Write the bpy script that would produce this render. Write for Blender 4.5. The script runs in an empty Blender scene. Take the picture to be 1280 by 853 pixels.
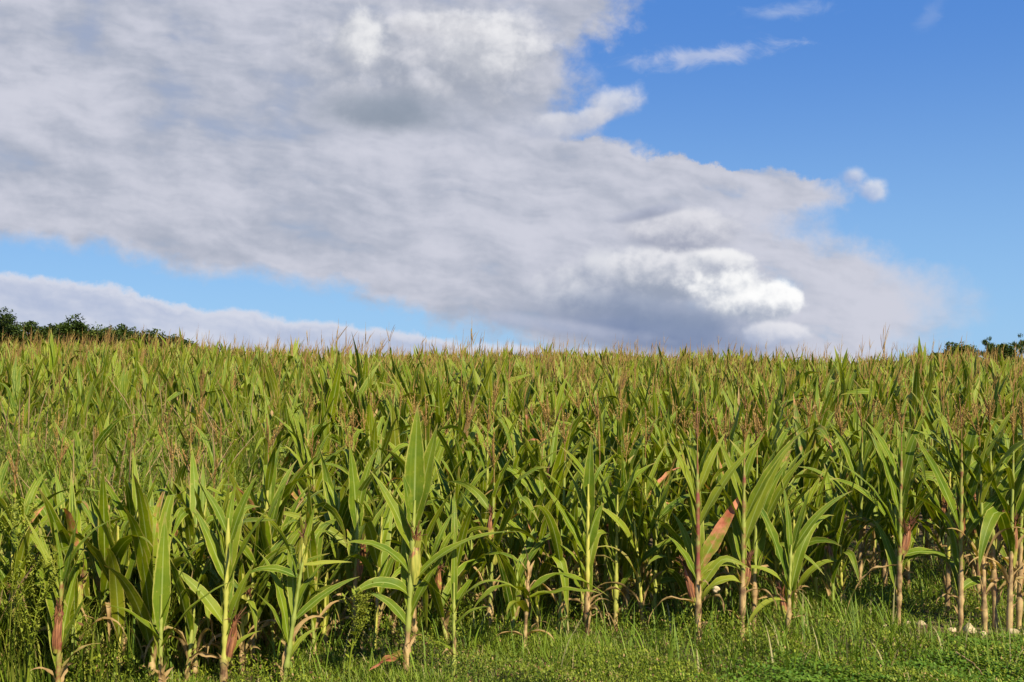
import bpy, math, random
import numpy as np
from mathutils import Vector

# ------------------------------------------------------------------ camera, world, sun, exposure
SC = bpy.context.scene
COL = SC.collection
EYE = 1.42
FPX = 1372.0            # focal length in photo pixels (1280 wide)
HOR = 475.0             # photo row of eye level
R = math.radians

cam_d = bpy.data.cameras.new('camera'); cam = bpy.data.objects.new('camera', cam_d); COL.objects.link(cam)
cam_d.sensor_width = 36; cam_d.lens = 36 * FPX / 1280
cam_d.clip_start = 0.1; cam_d.clip_end = 3000
cam.location = (0, 0, EYE); cam.rotation_euler = (R(90) + math.atan((HOR - 426.5) / FPX), 0, 0)
SC.camera = cam
SC.view_settings.view_transform = 'Standard'; SC.view_settings.look = 'None'
SC.view_settings.exposure = 0.95; SC.view_settings.gamma = 1.0; SC.view_settings.use_curve_mapping = False
SC.cycles.max_bounces = 6; SC.cycles.diffuse_bounces = 2; SC.cycles.glossy_bounces = 2
SC.cycles.transmission_bounces = 3; SC.cycles.transparent_max_bounces = 6
SC.cycles.use_denoising = True
SC.cycles.sample_clamp_indirect = 4.0

SUN_EL, SUN_AZ = 42.0, 148.0      # azimuth clockwise from +Y (the view direction): behind and to the right
sd = bpy.data.lights.new('sun', 'SUN'); so = bpy.data.objects.new('sun', sd); COL.objects.link(so)
sd.energy = 4.4; sd.angle = R(0.5); sd.color = (1.0, 0.90, 0.66)
SDIR = Vector((math.sin(R(SUN_AZ)) * math.cos(R(SUN_EL)), math.cos(R(SUN_AZ)) * math.cos(R(SUN_EL)), math.sin(R(SUN_EL))))
so.rotation_euler = (-SDIR).to_track_quat('-Z', 'Y').to_euler(); so.location = (20, -20, 30)


class E:
    """a tiny expression builder for shader math nodes"""
    nt = None
    def __init__(s, sock): s.s = sock
    @staticmethod
    def op(o, *a, clamp=False):
        n = E.nt.nodes.new('ShaderNodeMath'); n.operation = o; n.use_clamp = clamp
        for i, v in enumerate(a):
            if isinstance(v, E): E.nt.links.new(v.s, n.inputs[i])
            else: n.inputs[i].default_value = float(v)
        return E(n.outputs[0])
    def __add__(s, o): return E.op('ADD', s, o)
    __radd__ = __add__
    def __sub__(s, o): return E.op('SUBTRACT', s, o)
    def __rsub__(s, o): return E.op('SUBTRACT', o, s)
    def __mul__(s, o): return E.op('MULTIPLY', s, o)
    __rmul__ = __mul__
    def __truediv__(s, o): return E.op('DIVIDE', s, o)
def emin(a, b): return E.op('MINIMUM', a, b)
def emax(a, b): return E.op('MAXIMUM', a, b)
def sstep(x, a, b):
    n = E.nt.nodes.new('ShaderNodeMapRange'); n.interpolation_type = 'SMOOTHSTEP'; n.clamp = True
    E.nt.links.new(x.s, n.inputs['Value'])
    if a < b: v = (a, b, 0, 1)
    else: v = (b, a, 1, 0)
    for k, q in zip(('From Min', 'From Max', 'To Min', 'To Max'), v): n.inputs[k].default_value = q
    return E(n.outputs['Result'])
def vec(x, y, z):
    n = E.nt.nodes.new('ShaderNodeCombineXYZ')
    for i, v in enumerate((x, y, z)):
        if isinstance(v, E): E.nt.links.new(v.s, n.inputs[i])
        else: n.inputs[i].default_value = v
    return n.outputs[0]
def noise(v, scale, detail=5, rough=0.55, dist=0.0, lac=2.0):
    n = E.nt.nodes.new('ShaderNodeTexNoise'); n.inputs['Scale'].default_value = scale
    n.inputs['Detail'].default_value = detail; n.inputs['Roughness'].default_value = rough
    n.inputs['Distortion'].default_value = dist; n.inputs['Lacunarity'].default_value = lac
    if v is not None: E.nt.links.new(v, n.inputs['Vector'])
    return E(n.outputs['Fac'])
def mixc(f, a, b, mode='MIX'):
    n = E.nt.nodes.new('ShaderNodeMix'); n.data_type = 'RGBA'; n.blend_type = mode; n.clamp_factor = True
    for sock, v in ((n.inputs[0], f), (n.inputs[6], a), (n.inputs[7], b)):
        if isinstance(v, E): E.nt.links.new(v.s, sock)
        elif isinstance(v, bpy.types.NodeSocket): E.nt.links.new(v, sock)
        elif isinstance(v, (int, float)): sock.default_value = v
        else: sock.default_value = (*v, 1)
    return n.outputs[2]
def curve(x, pts, x0, x1, y0, y1):
    """piecewise curve y(x) given by points, as a Float Curve node"""
    n = E.nt.nodes.new('ShaderNodeFloatCurve'); c = n.mapping.curves[0]
    q = [((a - x0) / (x1 - x0), (b - y0) / (y1 - y0)) for a, b in pts]
    c.points[0].location = q[0]; c.points[1].location = q[-1]
    for a in q[1:-1]: c.points.new(*a)
    for p in c.points: p.handle_type = 'AUTO'
    n.mapping.update()
    E.nt.links.new(((x - x0) / (x1 - x0)).s, n.inputs['Value'])
    return E(n.outputs[0]) * (y1 - y0) + y0
def lin(*c): return tuple(((v / 255) / 12.92 if v / 255 <= .04045 else ((v / 255 + .055) / 1.055) ** 2.4) for v in c)

def build_world():
    w = bpy.data.worlds.new('World'); SC.world = w; w.use_nodes = True
    nt = w.node_tree; E.nt = nt; nt.nodes.clear()
    out = nt.nodes.new('ShaderNodeOutputWorld'); bg = nt.nodes.new('ShaderNodeBackground')
    STR = 0.12
    bg.inputs['Strength'].default_value = STR / 2 ** 0.95      # 0.062
    nt.links.new(bg.outputs[0], out.inputs[0])
    sky = nt.nodes.new('ShaderNodeTexSky'); sky.sky_type = 'NISHITA'; sky.sun_disc = False
    sky.sun_elevation = R(SUN_EL); sky.sun_rotation = R(SUN_AZ)
    sky.altitude = 100; sky.air_density = 1.0; sky.dust_density = 0.35; sky.ozone_density = 2.2
    tc = nt.nodes.new('ShaderNodeTexCoord'); sp = nt.nodes.new('ShaderNodeSeparateXYZ')
    nt.links.new(tc.outputs['Generated'], sp.inputs[0])
    X, Y, Z = (E(o) for o in sp.outputs)
    Yc = emax(Y, 0.12)
    U = X / Yc * 13.72 + 6.40          # compass direction and height above the horizon, 13.72 units per unit tangent
    V = HOR / 100 - Z / Yc * 13.72
    # the clear sky: deep blue overhead, paler towards the horizon
    clear = mixc(1.0, sky.outputs[0], (0.80, 0.97, 1.16), 'MULTIPLY')
    grad = mixc(sstep(Z, 0.0, 0.34), tuple(v / STR for v in lin(147, 194, 238)), tuple(v / STR for v in lin(80, 136, 215)))
    clear = mixc(0.85, clear, grad)
    # soft wandering of all cloud outlines
    wx = noise(vec(U, V, 3.0), 1.1, 2, 0.55) - 0.5
    wy = noise(vec(U, V, 9.0), 1.1, 2, 0.55) - 0.5
    fx = noise(vec(U, V, 1.0), 3.6, 4, 0.62) - 0.5
    fy = noise(vec(U, V, 21.0), 3.2, 5, 0.66) - 0.5
    Uw = U + wx * 1.0 + fx * 0.9; Vw = V + wy * 0.45 + fy * 0.40
    p = vec(U, V, 4.0); q = vec(U + 0.16, V - 0.20, 4.0)
    def puffs(du, dv):
        n = nt.nodes.new('ShaderNodeTexVoronoi'); n.feature = 'F1'; n.inputs['Scale'].default_value = 1.7; n.inputs['Detail'].default_value = 3
        n.inputs['Roughness'].default_value = 0.55; n.inputs['Lacunarity'].default_value = 2.1; n.normalize = True
        nt.links.new(vec(U + du + fx * 0.22, (V + dv + fy * 0.22) * 1.25, 4.0), n.inputs['Vector']); return 1.0 - E(n.outputs['Distance']) 
    p0 = puffs(0.0, 0.0); p1 = puffs(0.10, -0.13)
    lum = noise(p, 2.2, 6, 0.6) * 0.55 + p0 * 0.50 - 0.07
    relief = (p0 - p1) * 0.75 + (noise(p, 2.2, 4, 0.6) - noise(q, 2.2, 4, 0.6)) * 0.55
    # streaks of the grey deck, falling slightly to the right
    S1 = U * 0.975 + V * 0.22; S2 = V * 0.975 - U * 0.16
    st = noise(vec(S1 * 0.8, S2 * 1.35, 5.0), 0.9, 4, 0.48, 0.0)
    st2 = noise(vec(S1 * 1.1 + fx * 0.3, S2 * 3.4 + wy * 1.2, 2.0), 1.1, 4, 0.5, 0.0)
    big = noise(vec(U * 0.6, V * 0.9, 7.0), 0.8, 2, 0.5)
    # the deck: bounded on the right and below
    xr = curve(Vw, [(-6, 6.8), (-1, 8.1), (0, 8.1), (0.3, 8.0), (0.7, 7.6), (1.1, 7.5), (1.5, 7.45), (1.75, 8.1), (1.95, 8.7), (2.15, 10.3), (2.35, 10.9), (2.7, 10.6), (3.1, 11.2), (3.5, 12.4), (3.9, 12.7), (4.3, 12.4), (5, 11.0)], -6, 5, 6, 13)
    yl = curve(Uw, [(-12, 3.3), (-4, 2.9), (0, 3.05), (2, 3.34), (4, 3.62), (5.4, 4.05), (6.6, 4.36), (7.6, 4.6), (8.5, 5.0), (12, 5.4), (22, 5.6)], -12, 22, 2, 6)
    deck = emin(sstep((xr - Uw) / (0.7 + 0.9 * sstep(V, 2.3, 3.3)), 0.0, 1.0), sstep(yl - Vw, -0.10, 0.26))
    tex = sstep(st * 0.6 + st2 * 0.4, 0.28, 0.46)
    thin = sstep(U + V * 0.4, 7.5, 11.5)             # thinner at its right hand end
    deck = deck * (1.0 - (1.0 - tex) * (0.20 + thin * 0.62))
    # low bank under the blue gap on the left
    yb = curve(Uw, [(-12, 3.4), (-2, 3.25), (0, 3.40), (1.2, 3.56), (2.6, 3.85), (4.5, 4.08), (6.5, 4.30), (8, 4.4), (10, 4.6), (22, 5)], -12, 22, 3, 5)
    bank = sstep(V + fy * 0.22 + wy * 0.25 - yb, -0.02, 0.07) * 0.93
    brim = sstep(V + fy * 0.22 + wy * 0.25 - yb, 0.22, 0.02)
    rip = noise(vec(S1 * 1.1 + fx * 0.3 + 0.06, S2 * 3.4 + wy * 1.2 - 0.16, 2.0), 1.1, 4, 0.5, 0.0)
    shade = st * 0.5 + st2 * 0.3 + big * 0.2 + (st2 - rip) * 0.14 + sstep(U + V * 0.4, 8.0, 12.0) * 0.10 + relief * 0.24
    dark, light = lin(168, 175, 192), lin(206, 208, 221)
    dcol = mixc(sstep(shade, 0.33, 0.66), tuple(v / STR for v in dark), tuple(v / STR for v in light))
    col = mixc(deck, clear, dcol)
    bcol = mixc(emax(sstep(shade, 0.3, 0.7), brim * 0.9), tuple(v / STR for v in lin(176, 186, 212)), tuple(v / STR for v in lin(222, 223, 233)))
    col = mixc(bank, col, bcol)
    # heaped clouds: each is a lumpy ellipse lit from the upper right
    wsp = noise(vec(U * 0.9, V * 1.6, 6.0), 2.2, 5, 0.62, 0.5)
    def heap(cx, cy, rx, ry, amt, soft, c_dark, c_light, lo, hi, gx=0.5, gy=0.8, tilt=0.0, wob=1.5, src=None, cap=1.0, rel=3.2):
        nonlocal col
        du = (U - cx); dv = (V - cy) - du * tilt
        a = du / rx; b = dv / ry
        r = E.op('SQRT', a * a + b * b)
        f = 1.0 - r + ((src or lum) - 0.5) * wob
        al = sstep(f, 0.0, soft) * amt
        sh = sstep(a * gx - b * gy + relief * rel, lo, hi)
        c = mixc(sh, tuple(v / STR for v in c_dark), tuple(v / STR for v in c_light))
        col = mixc(emin(al, cap), col, c)
    # upper cumulus with a dark underside
    heap(5.35, 0.70, 2.1, 0.95, 0.85, 0.7, lin(158, 165, 180), lin(222, 222, 229), -0.8, 0.9, 0.1, 0.8, wob=1.3, rel=2.6)
    heap(4.85, 1.38, 1.15, 0.36, 0.85, 0.8, lin(126, 140, 157), lin(154, 164, 180), -0.8, 1.0, 0.2, 0.8, tilt=0.02, wob=1.0, rel=1.0)
    heap(6.05, 0.55, 0.95, 0.48, 0.85, 0.7, lin(184, 188, 199), lin(238, 238, 241), -0.8, 0.9, 0.5, 0.6, wob=1.5, rel=3.0)
    heap(5.6, 0.25, 0.8, 0.24, 0.8, 0.6, lin(190, 192, 202), lin(238, 238, 241), -0.8, 0.8, 0.5, 0.6, wob=1.5, rel=3.0)
    heap(4.5, 0.45, 0.42, 0.46, 0.85, 0.6, lin(184, 188, 199), lin(242, 242, 243), -0.8, 0.8, 0.7, 0.3, wob=1.6, rel=3.0)
    heap(7.62, 1.32, 0.42, 0.24, 0.85, 0.9, lin(180, 187, 206), lin(220, 222, 231), -0.8, 0.8, 0.3, 0.8, tilt=-0.3, wob=2.8, rel=2.2)
    heap(7.15, 1.50, 0.55, 0.18, 0.8, 0.6, lin(182, 188, 206), lin(216, 218, 228), -0.8, 0.8, 0.3, 0.8, tilt=-0.15, wob=2.6, rel=2.2)
    heap(7.0, 1.55, 0.7, 0.2, 0.6, 0.6, lin(182, 188, 206), lin(212, 214, 224), -0.6, 1.0, 0.3, 0.8, tilt=0.0, wob=1.8)
    # the lower cumulus group
    heap(8.3, 4.15, 2.2, 0.46, 0.95, 0.8, lin(112, 130, 166), lin(146, 160, 188), -1.0, 1.2, 0.3, 0.8, tilt=0.12, wob=0.9, rel=1.2)
    heap(7.7, 3.55, 1.2, 0.48, 0.95, 0.5, lin(152, 162, 184), lin(218, 220, 228), -0.9, 0.8, 0.1, 1.0, tilt=-0.12, wob=1.5, rel=2.6)
    heap(8.45, 3.40, 0.85, 0.40, 0.95, 0.35, lin(152, 162, 182), lin(232, 232, 237), -0.9, 0.8, 0.2, 1.0, wob=1.6, rel=2.8)
    heap(8.2, 3.88, 1.8, 0.28, 0.75, 0.9, lin(124, 140, 170), lin(158, 169, 192), -0.8, 1.0, 0.2, 1.0, tilt=0.12, wob=1.2, rel=1.5)
    heap(8.55, 2.88, 0.8, 0.28, 0.9, 0.45, lin(156, 162, 182), lin(224, 224, 231), -0.9, 0.8, 0.2, 0.9, wob=1.8, rel=2.6)
    heap(8.1, 2.66, 0.5, 0.10, 0.7, 0.7, lin(146, 154, 178), lin(176, 182, 202), -0.8, 0.8, 0.2, 0.9, tilt=-0.2, wob=1.6)
    heap(9.0, 3.32, 0.5, 0.22, 0.95, 0.4, lin(176, 182, 198), lin(242, 242, 244), -0.9, 0.8, 0.2, 0.9, wob=1.7, rel=2.8)
    heap(9.3, 3.68, 0.78, 0.36, 1.0, 0.45, lin(160, 170, 190), lin(252, 252, 252), -1.0, 0.55, 0.3, 0.8, tilt=0.15, wob=1.6, rel=3.0)
    heap(9.70, 3.76, 0.38, 0.26, 1.0, 0.32, lin(170, 178, 196), lin(254, 254, 254), -1.0, 0.5, 0.4, 0.8, wob=1.4, rel=3.0)
    heap(9.7, 4.18, 0.5, 0.18, 0.85, 0.4, lin(172, 182, 206), lin(232, 232, 238), -0.8, 0.8, 0.4, 0.8, wob=1.5, rel=2.4)
    heap(7.0, 4.08, 1.5, 0.13, 0.55, 0.9, lin(176, 184, 208), lin(196, 200, 218), -0.8, 0.8, tilt=0.14, wob=1.2)
    # small detached clouds and wisps in the blue
    heap(10.70, 2.20, 0.20, 0.13, 0.85, 1.0, lin(166, 182, 216), lin(216, 220, 232), -0.8, 0.8, tilt=0.2, wob=2.8, rel=2.2)
    heap(10.92, 2.36, 0.24, 0.15, 0.85, 0.9, lin(166, 182, 216), lin(222, 225, 234), -0.8, 0.8, tilt=0.1, wob=2.8, rel=2.2)
    heap(8.75, 0.66, 1.25, 0.19, 0.72, 1.1, lin(176, 190, 222), lin(204, 210, 230), -0.8, 0.8, tilt=-0.10, wob=2.6, src=wsp)
    heap(9.85, 0.10, 0.75, 0.16, 0.6, 1.2, lin(170, 188, 224), lin(186, 200, 228), -0.8, 0.8, tilt=-0.1, wob=2.2, src=wsp)
    heap(11.7, 0.15, 0.3, 0.25, 0.2, 1.2, lin(170, 188, 224), lin(186, 200, 228), -0.8, 0.8, tilt=-0.8, wob=2.4, src=wsp)
    # behind the viewer: an ordinary broken sky
    beh = sstep(Y, 0.16, 0.10)
    gn = noise(tc.outputs['Generated'], 3.0, 3, 0.6)
    bc = mixc(sstep(gn, 0.60, 0.72), clear, tuple(v / STR for v in lin(206, 208, 216)))
    col = mixc(beh, col, bc)
    nt.links.new(col, bg.inputs['Color'])
    w.cycles.sampling_method = 'MANUAL'; w.cycles.sample_map_resolution = 512
build_world()

# ------------------------------------------------------------------ helpers: meshes
rng = np.random.default_rng(11)
random.seed(5)

_fc = {}
def grid_faces(S, C, closed):
    k = (S, C, closed)
    if k not in _fc:
        cc = C if closed else C - 1
        i, j = np.meshgrid(np.arange(S - 1), np.arange(cc), indexing='ij')
        j2 = (j + 1) % C
        _fc[k] = np.stack([i * C + j, i * C + j2, (i + 1) * C + j2, (i + 1) * C + j], -1).reshape(-1, 4)
    return _fc[k]

class MB:
    def __init__(s): s.V = []; s.F = []; s.UV = []; s.T = []; s.M = []; s.n = 0
    def grid(s, P, uv, tint, mat=0, closed=False):
        """P (N,S,C,3) grids, uv (N,S,C,2), tint broadcastable to (N,S,C,4)"""
        N, S, C, _ = P.shape
        f = grid_faces(S, C, closed)
        F = (f[None] + (np.arange(N) * S * C)[:, None, None]).reshape(-1, 4) + s.n
        s.V.append(P.reshape(-1, 3)); s.F.append(F); s.UV.append(np.broadcast_to(uv, (N, S, C, 2)).reshape(-1, 2))
        s.T.append(np.broadcast_to(tint, (N, S, C, 4)).reshape(-1, 4)); s.M.append(np.full(len(F), mat, np.int32))
        s.n += N * S * C
        return s
    def build(s, name, mats, parent=None, smooth=True, loc=None):
        V = np.concatenate(s.V).astype(np.float32); F = np.concatenate(s.F).astype(np.int32)
        UV = np.concatenate(s.UV).astype(np.float32); T = np.concatenate(s.T).astype(np.float32); M = np.concatenate(s.M)
        if loc is not None: V = V - np.asarray(loc, np.float32)
        me = bpy.data.meshes.new(name)
        me.vertices.add(len(V)); me.vertices.foreach_set('co', V.ravel())
        me.loops.add(F.size); me.loops.foreach_set('vertex_index', F.ravel())
        me.polygons.add(len(F)); me.polygons.foreach_set('loop_start', np.arange(0, F.size, 4, dtype=np.int32))
        me.polygons.foreach_set('loop_total', np.full(len(F), 4, np.int32))
        me.polygons.foreach_set('material_index', M)
        me.polygons.foreach_set('use_smooth', np.full(len(F), smooth))
        me.update(calc_edges=True)
        uvl = me.uv_layers.new(name='uv'); uvl.data.foreach_set('uv', UV[F.ravel()].ravel())
        ca = me.attributes.new('tint', 'FLOAT_COLOR', 'POINT'); ca.data.foreach_set('color', T.ravel())
        for m in (mats if isinstance(mats, (list, tuple)) else [mats]): me.materials.append(m)
        o = bpy.data.objects.new(name, me); COL.objects.link(o)
        if parent is not None: o.parent = parent
        if loc is not None: o.location = loc
        return o

def tag(o, label=None, cat=None, group=None, kind=None):
    if label: o['label'] = label
    if cat: o['category'] = cat
    if group: o['group'] = group
    if kind: o['kind'] = kind
    return o
def empty(name, loc):
    o = bpy.data.objects.new(name, None); COL.objects.link(o); o.location = loc; o.empty_display_size = 0.1
    return o

def A(x, n=None):
    x = np.asarray(x, float)
    return np.broadcast_to(x, (n,)) if n is not None and x.ndim == 0 else x

def blades(base, az, th0, bend, L, W, ns=8, nc=5, pw=1.4, twist=0., roll=0., fold=0.35, wave=0.0, freq=3.0, kt=2.0, ka=0.0,
           curl=0.0, w0=0.5, peak=0.3, ph=0.0, tipw=0.02):
    """N long leaves: returns points (N,ns+1,nc,3) and uv"""
    N = len(base)
    az, th0, bend, L, W, pw, twist, roll, fold, wave, freq, kt, ka, curl, ph = (A(q, N)[:, None] for q in
        (az, th0, bend, L, W, pw, twist, roll, fold, wave, freq, kt, ka, curl, ph))
    t = np.linspace(0, 1, ns + 1)[None]
    tm = (t[:, 1:] + t[:, :-1]) / 2
    def ang(tt):
        th = th0 + bend * tt ** pw + ka / (1 + np.exp(-(tt - kt) * 30))
        return np.minimum(th, R(172)), az + curl * tt
    th, a = ang(tm)
    d = np.stack([np.sin(th) * np.cos(a), np.sin(th) * np.sin(a), np.cos(th)], -1) * (L / ns)[..., None]
    P = np.concatenate([np.zeros((N, 1, 3)), np.cumsum(d, 1)], 1) + np.asarray(base, float)[:, None]
    th, a = ang(np.broadcast_to(t, (N, ns + 1)))
    s0 = np.stack([-np.sin(a), np.cos(a), 0 * a], -1)
    n0 = np.stack([-np.cos(th) * np.cos(a), -np.cos(th) * np.sin(a), np.sin(th)], -1)
    r = (roll + twist * t)[..., None]
    s = np.cos(r) * s0 + np.sin(r) * n0; n = -np.sin(r) * s0 + np.cos(r) * n0
    prof = np.where(t < peak, w0 + (1 - w0) * np.sin(np.clip(t / peak, 0, 1) * np.pi / 2), (1 - np.clip((t - peak) / (1 - peak), 0, 1) ** 1.55) ** 1.0)
    w = W * 0.5 * np.maximum(prof, tipw)
    c = np.linspace(-1, 1, nc)
    fo = fold * (0.55 + 1.6 * np.exp(-t * 7))
    cw = c[None, None, :, None]
    wv = wave * W * np.sin(freq * 6.283 * t + ph)
    wv2 = wave * W * np.sin(freq * 6.283 * t * 1.13 + ph * 1.7 + 2.0)
    wsel = np.where(c[None, None] > 0, wv[..., None], wv2[..., None]) * (c ** 2)[None, None] * (prof[..., None] if prof.ndim == 2 else prof)
    Q = P[:, :, None] + s[:, :, None] * cw * (w * np.cos(fo))[..., None, None] + n[:, :, None] * (np.abs(cw) * (w * np.sin(fo))[..., None, None] + wsel[..., None])
    uv = np.stack(np.broadcast_arrays((c[None, None] + 1) / 2, t[..., None]), -1)
    return Q, uv

def tubes(P, Rr, nr=6):
    """N tubes along polylines P (N,S,3) with radii Rr (N,S)"""
    N, S, _ = P.shape
    T = np.gradient(P, axis=1); T /= np.linalg.norm(T, axis=-1, keepdims=True) + 1e-9
    up = np.where(np.abs(T[..., 2:3]) > 0.8, np.array([1., 0, 0]), np.array([0, 0, 1.]))
    a = np.cross(T, up); a /= np.linalg.norm(a, axis=-1, keepdims=True) + 1e-9
    b = np.cross(T, a)
    ph = np.arange(nr) / nr * 2 * np.pi
    Q = P[:, :, None] + Rr[..., None, None] * (np.cos(ph)[None, None, :, None] * a[:, :, None] + np.sin(ph)[None, None, :, None] * b[:, :, None])
    uv = np.stack(np.broadcast_arrays((ph / 6.2832)[None, None], np.linspace(0, 1, S)[None, :, None]), -1)
    return Q, np.broadcast_to(uv, (N, S, nr, 2))

# ------------------------------------------------------------------ materials
def mat_new(name):
    m = bpy.data.materials.new(name); m.use_nodes = True; nt = m.node_tree; E.nt = nt
    b = nt.nodes['Principled BSDF']; o = nt.nodes['Material Output']
    return m, nt, b, o
def setin(b, k, v):
    if isinstance(v, E): E.nt.links.new(v.s, b.inputs[k])
    elif isinstance(v, bpy.types.NodeSocket): E.nt.links.new(v, b.inputs[k])
    else: b.inputs[k].default_value = v
def tint_socks(nt):
    at = nt.nodes.new('ShaderNodeAttribute'); at.attribute_name = 'tint'
    sp = nt.nodes.new('ShaderNodeSeparateColor'); nt.links.new(at.outputs['Color'], sp.inputs[0])
    uv = nt.nodes.new('ShaderNodeUVMap'); uv.uv_map = 'uv'
    su = nt.nodes.new('ShaderNodeSeparateXYZ'); nt.links.new(uv.outputs[0], su.inputs[0])
    geo = nt.nodes.new('ShaderNodeNewGeometry')
    return E(sp.outputs[0]), E(sp.outputs[1]), E(sp.outputs[2]), E(at.outputs['Alpha']), E(su.outputs[0]), E(su.outputs[1]), geo
def finish_leaf(nt, b, o, col, trans, bump=None):
    nt.links.new(col, b.inputs['Base Color'])
    tr = nt.nodes.new('ShaderNodeBsdfTranslucent')
    tcol = mixc(1.0, col, (1.2, 1.2, 0.15), 'MULTIPLY'); nt.links.new(tcol, tr.inputs['Color'])
    mx = nt.nodes.new('ShaderNodeMixShader'); mx.inputs[0].default_value = trans
    nt.links.new(b.outputs[0], mx.inputs[1]); nt.links.new(tr.outputs[0], mx.inputs[2]); nt.links.new(mx.outputs[0], o.inputs[0])

def leaf_material():
    m, nt, b, o = mat_new('corn_leaf')
    rn, dry, red, yel, u, v, geo = tint_socks(nt)
    pos = geo.outputs['Position']
    g = mixc(rn, (0.016, 0.060, 0.001), (0.158, 0.215, 0.003))
    n1 = noise(pos, 9.0, 4, 0.6)
    g = mixc(sstep(n1, 0.35, 0.7) * 0.45, g, (0.27, 0.285, 0.006))
    g = mixc(yel, g, (0.40, 0.37, 0.045))
    # pale midrib and fine lengthwise veins
    au = E.op('ABSOLUTE', u - 0.5)
    vein = noise(vec(u * 26.0, v * 1.2, rn * 7.0), 1.0, 3, 0.6)
    g = mixc(sstep(vein, 0.4, 0.7) * 0.22, g, (0.25, 0.30, 0.03))
    g = mixc(sstep(au, 0.055, 0.022) * (1.0 - v * 0.5) * 0.75, g, (0.42, 0.47, 0.17))
    # yellowed, browned margins and tips
    mg = noise(vec(v * 9.0, rn * 31.0, u * 1.5), 1.0, 4, 0.65)
    e = sstep(au + mg * 0.30 + v * 0.05, 0.585, 0.65)
    g = mixc(e * 0.8, g, (0.46, 0.40, 0.10))
    tip = sstep(v + (mg - 0.5) * 0.3 + rn * 0.06, 0.90, 1.02)
    g = mixc(tip * 0.8, g, (0.38, 0.25, 0.10))
    # blemishes
    sp = noise(pos, 70.0, 2, 0.5)
    g = mixc(sstep(sp, 0.66, 0.74) * 0.6, g, (0.36, 0.28, 0.07))
    g = mixc(sstep(noise(pos, 6.0, 5, 0.7), 0.60, 0.72) * 0.45, g, (0.36, 0.33, 0.03))
    g = mixc(E(geo.outputs['Backfacing']) * 0.30, g, (0.16, 0.24, 0.03))
    rcol = mixc(sstep(n1, 0.3, 0.7), (0.26, 0.05, 0.03), (0.64, 0.26, 0.15))
    g = mixc(sstep(red + (mg - 0.5) * 1.1 + (n1 - 0.5) * 0.9 + (v - 0.5) * 0.5, 0.38, 0.80), g, rcol)
    dcol = mixc(noise(pos, 22.0, 4, 0.6), (0.17, 0.08, 0.03), (0.60, 0.43, 0.20))
    g = mixc(sstep(dry + (mg - 0.5) * 0.7, 0.3, 0.7), g, dcol)
    setin(b, 'Roughness', 0.45); setin(b, 'Specular IOR Level', 0.14)
    bm = nt.nodes.new('ShaderNodeBump'); bm.inputs['Strength'].default_value = 0.35; bm.inputs['Distance'].default_value = 0.004
    nt.links.new((vein + noise(pos, 60.0, 3) * 0.6).s, bm.inputs['Height']); nt.links.new(bm.outputs[0], b.inputs['Normal'])
    finish_leaf(nt, b, o, g, 0.26)
    return m
def stalk_material():
    m, nt, b, o = mat_new('corn_stalk')
    rn, dry, red, yel, u, v, geo = tint_socks(nt)
    pos = geo.outputs['Position']
    st = noise(vec(u * 14.0, v * 1.5, rn * 9.0), 1.0, 4, 0.6)
    n1 = noise(pos, 14.0, 5, 0.62)
    g = mixc(st, (0.12, 0.19, 0.03), (0.30, 0.34, 0.07))
    g = mixc(yel, g, (0.48, 0.43, 0.08))
    g = mixc(sstep(red + (n1 - 0.5) * 1.3, 0.35, 0.75), g, (0.20, 0.05, 0.035))
    d = mixc(sstep(n1, 0.32, 0.62), (0.09, 0.045, 0.020), (0.48, 0.34, 0.15)); d = mixc(sstep(st, 0.45, 0.65) * 0.5, d, (0.36, 0.18, 0.09))
    g = mixc(sstep(dry + (n1 - 0.5) * 0.7, 0.35, 0.65), g, d)
    nt.links.new(g, b.inputs['Base Color']); setin(b, 'Roughness', 0.55)
    bm = nt.nodes.new('ShaderNodeBump'); bm.inputs['Strength'].default_value = 0.5; bm.inputs['Distance'].default_value = 0.003
    nt.links.new((st + n1).s, bm.inputs['Height']); nt.links.new(bm.outputs[0], b.inputs['Normal'])
    return m
def simple_leafy(name, c0, c1, cdry, cred=(0.2, 0.05, 0.04), rough=0.6, trans=0.25, sc=30.0):
    m, nt, b, o = mat_new(name)
    rn, dry, red, yel, u, v, geo = tint_socks(nt)
    g = mixc(rn, c0, c1); n1 = noise(geo.outputs['Position'], sc, 3, 0.6)
    g = mixc(sstep(n1, 0.3, 0.7) * 0.35, g, tuple(x * 1.5 for x in c1))
    g = mixc(yel, g, (0.36, 0.33, 0.06)); g = mixc(dry, g, cdry); g = mixc(red, g, cred)
    setin(b, 'Roughness', rough); setin(b, 'Specular IOR Level', 0.3)
    finish_leaf(nt, b, o, g, trans)
    return m
M_LEAF = leaf_material(); M_STALK = stalk_material()
M_TASSEL = simple_leafy('corn_tassel', (0.20, 0.095, 0.035), (0.40, 0.28, 0.07), (0.5, 0.36, 0.2), (0.16, 0.045, 0.045), 0.8, 0.15, 120)
M_SILK = simple_leafy('corn_silk', (0.05, 0.015, 0.010), (0.16, 0.055, 0.03), (0.3, 0.18, 0.09), rough=0.7, trans=0.0, sc=90)
M_GRASS = simple_leafy('grass_blade', (0.028, 0.076, 0.004), (0.15, 0.215, 0.014), (0.38, 0.31, 0.15), sc=8)
M_WEED = simple_leafy('weed_leaf', (0.034, 0.078, 0.005), (0.22, 0.26, 0.018), (0.38, 0.24, 0.11), (0.13, 0.05, 0.03), sc=12)
M_CLOVER = simple_leafy('clover_leaf', (0.035, 0.10, 0.006), (0.115, 0.20, 0.014), (0.34, 0.28, 0.11), sc=20)
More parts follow.
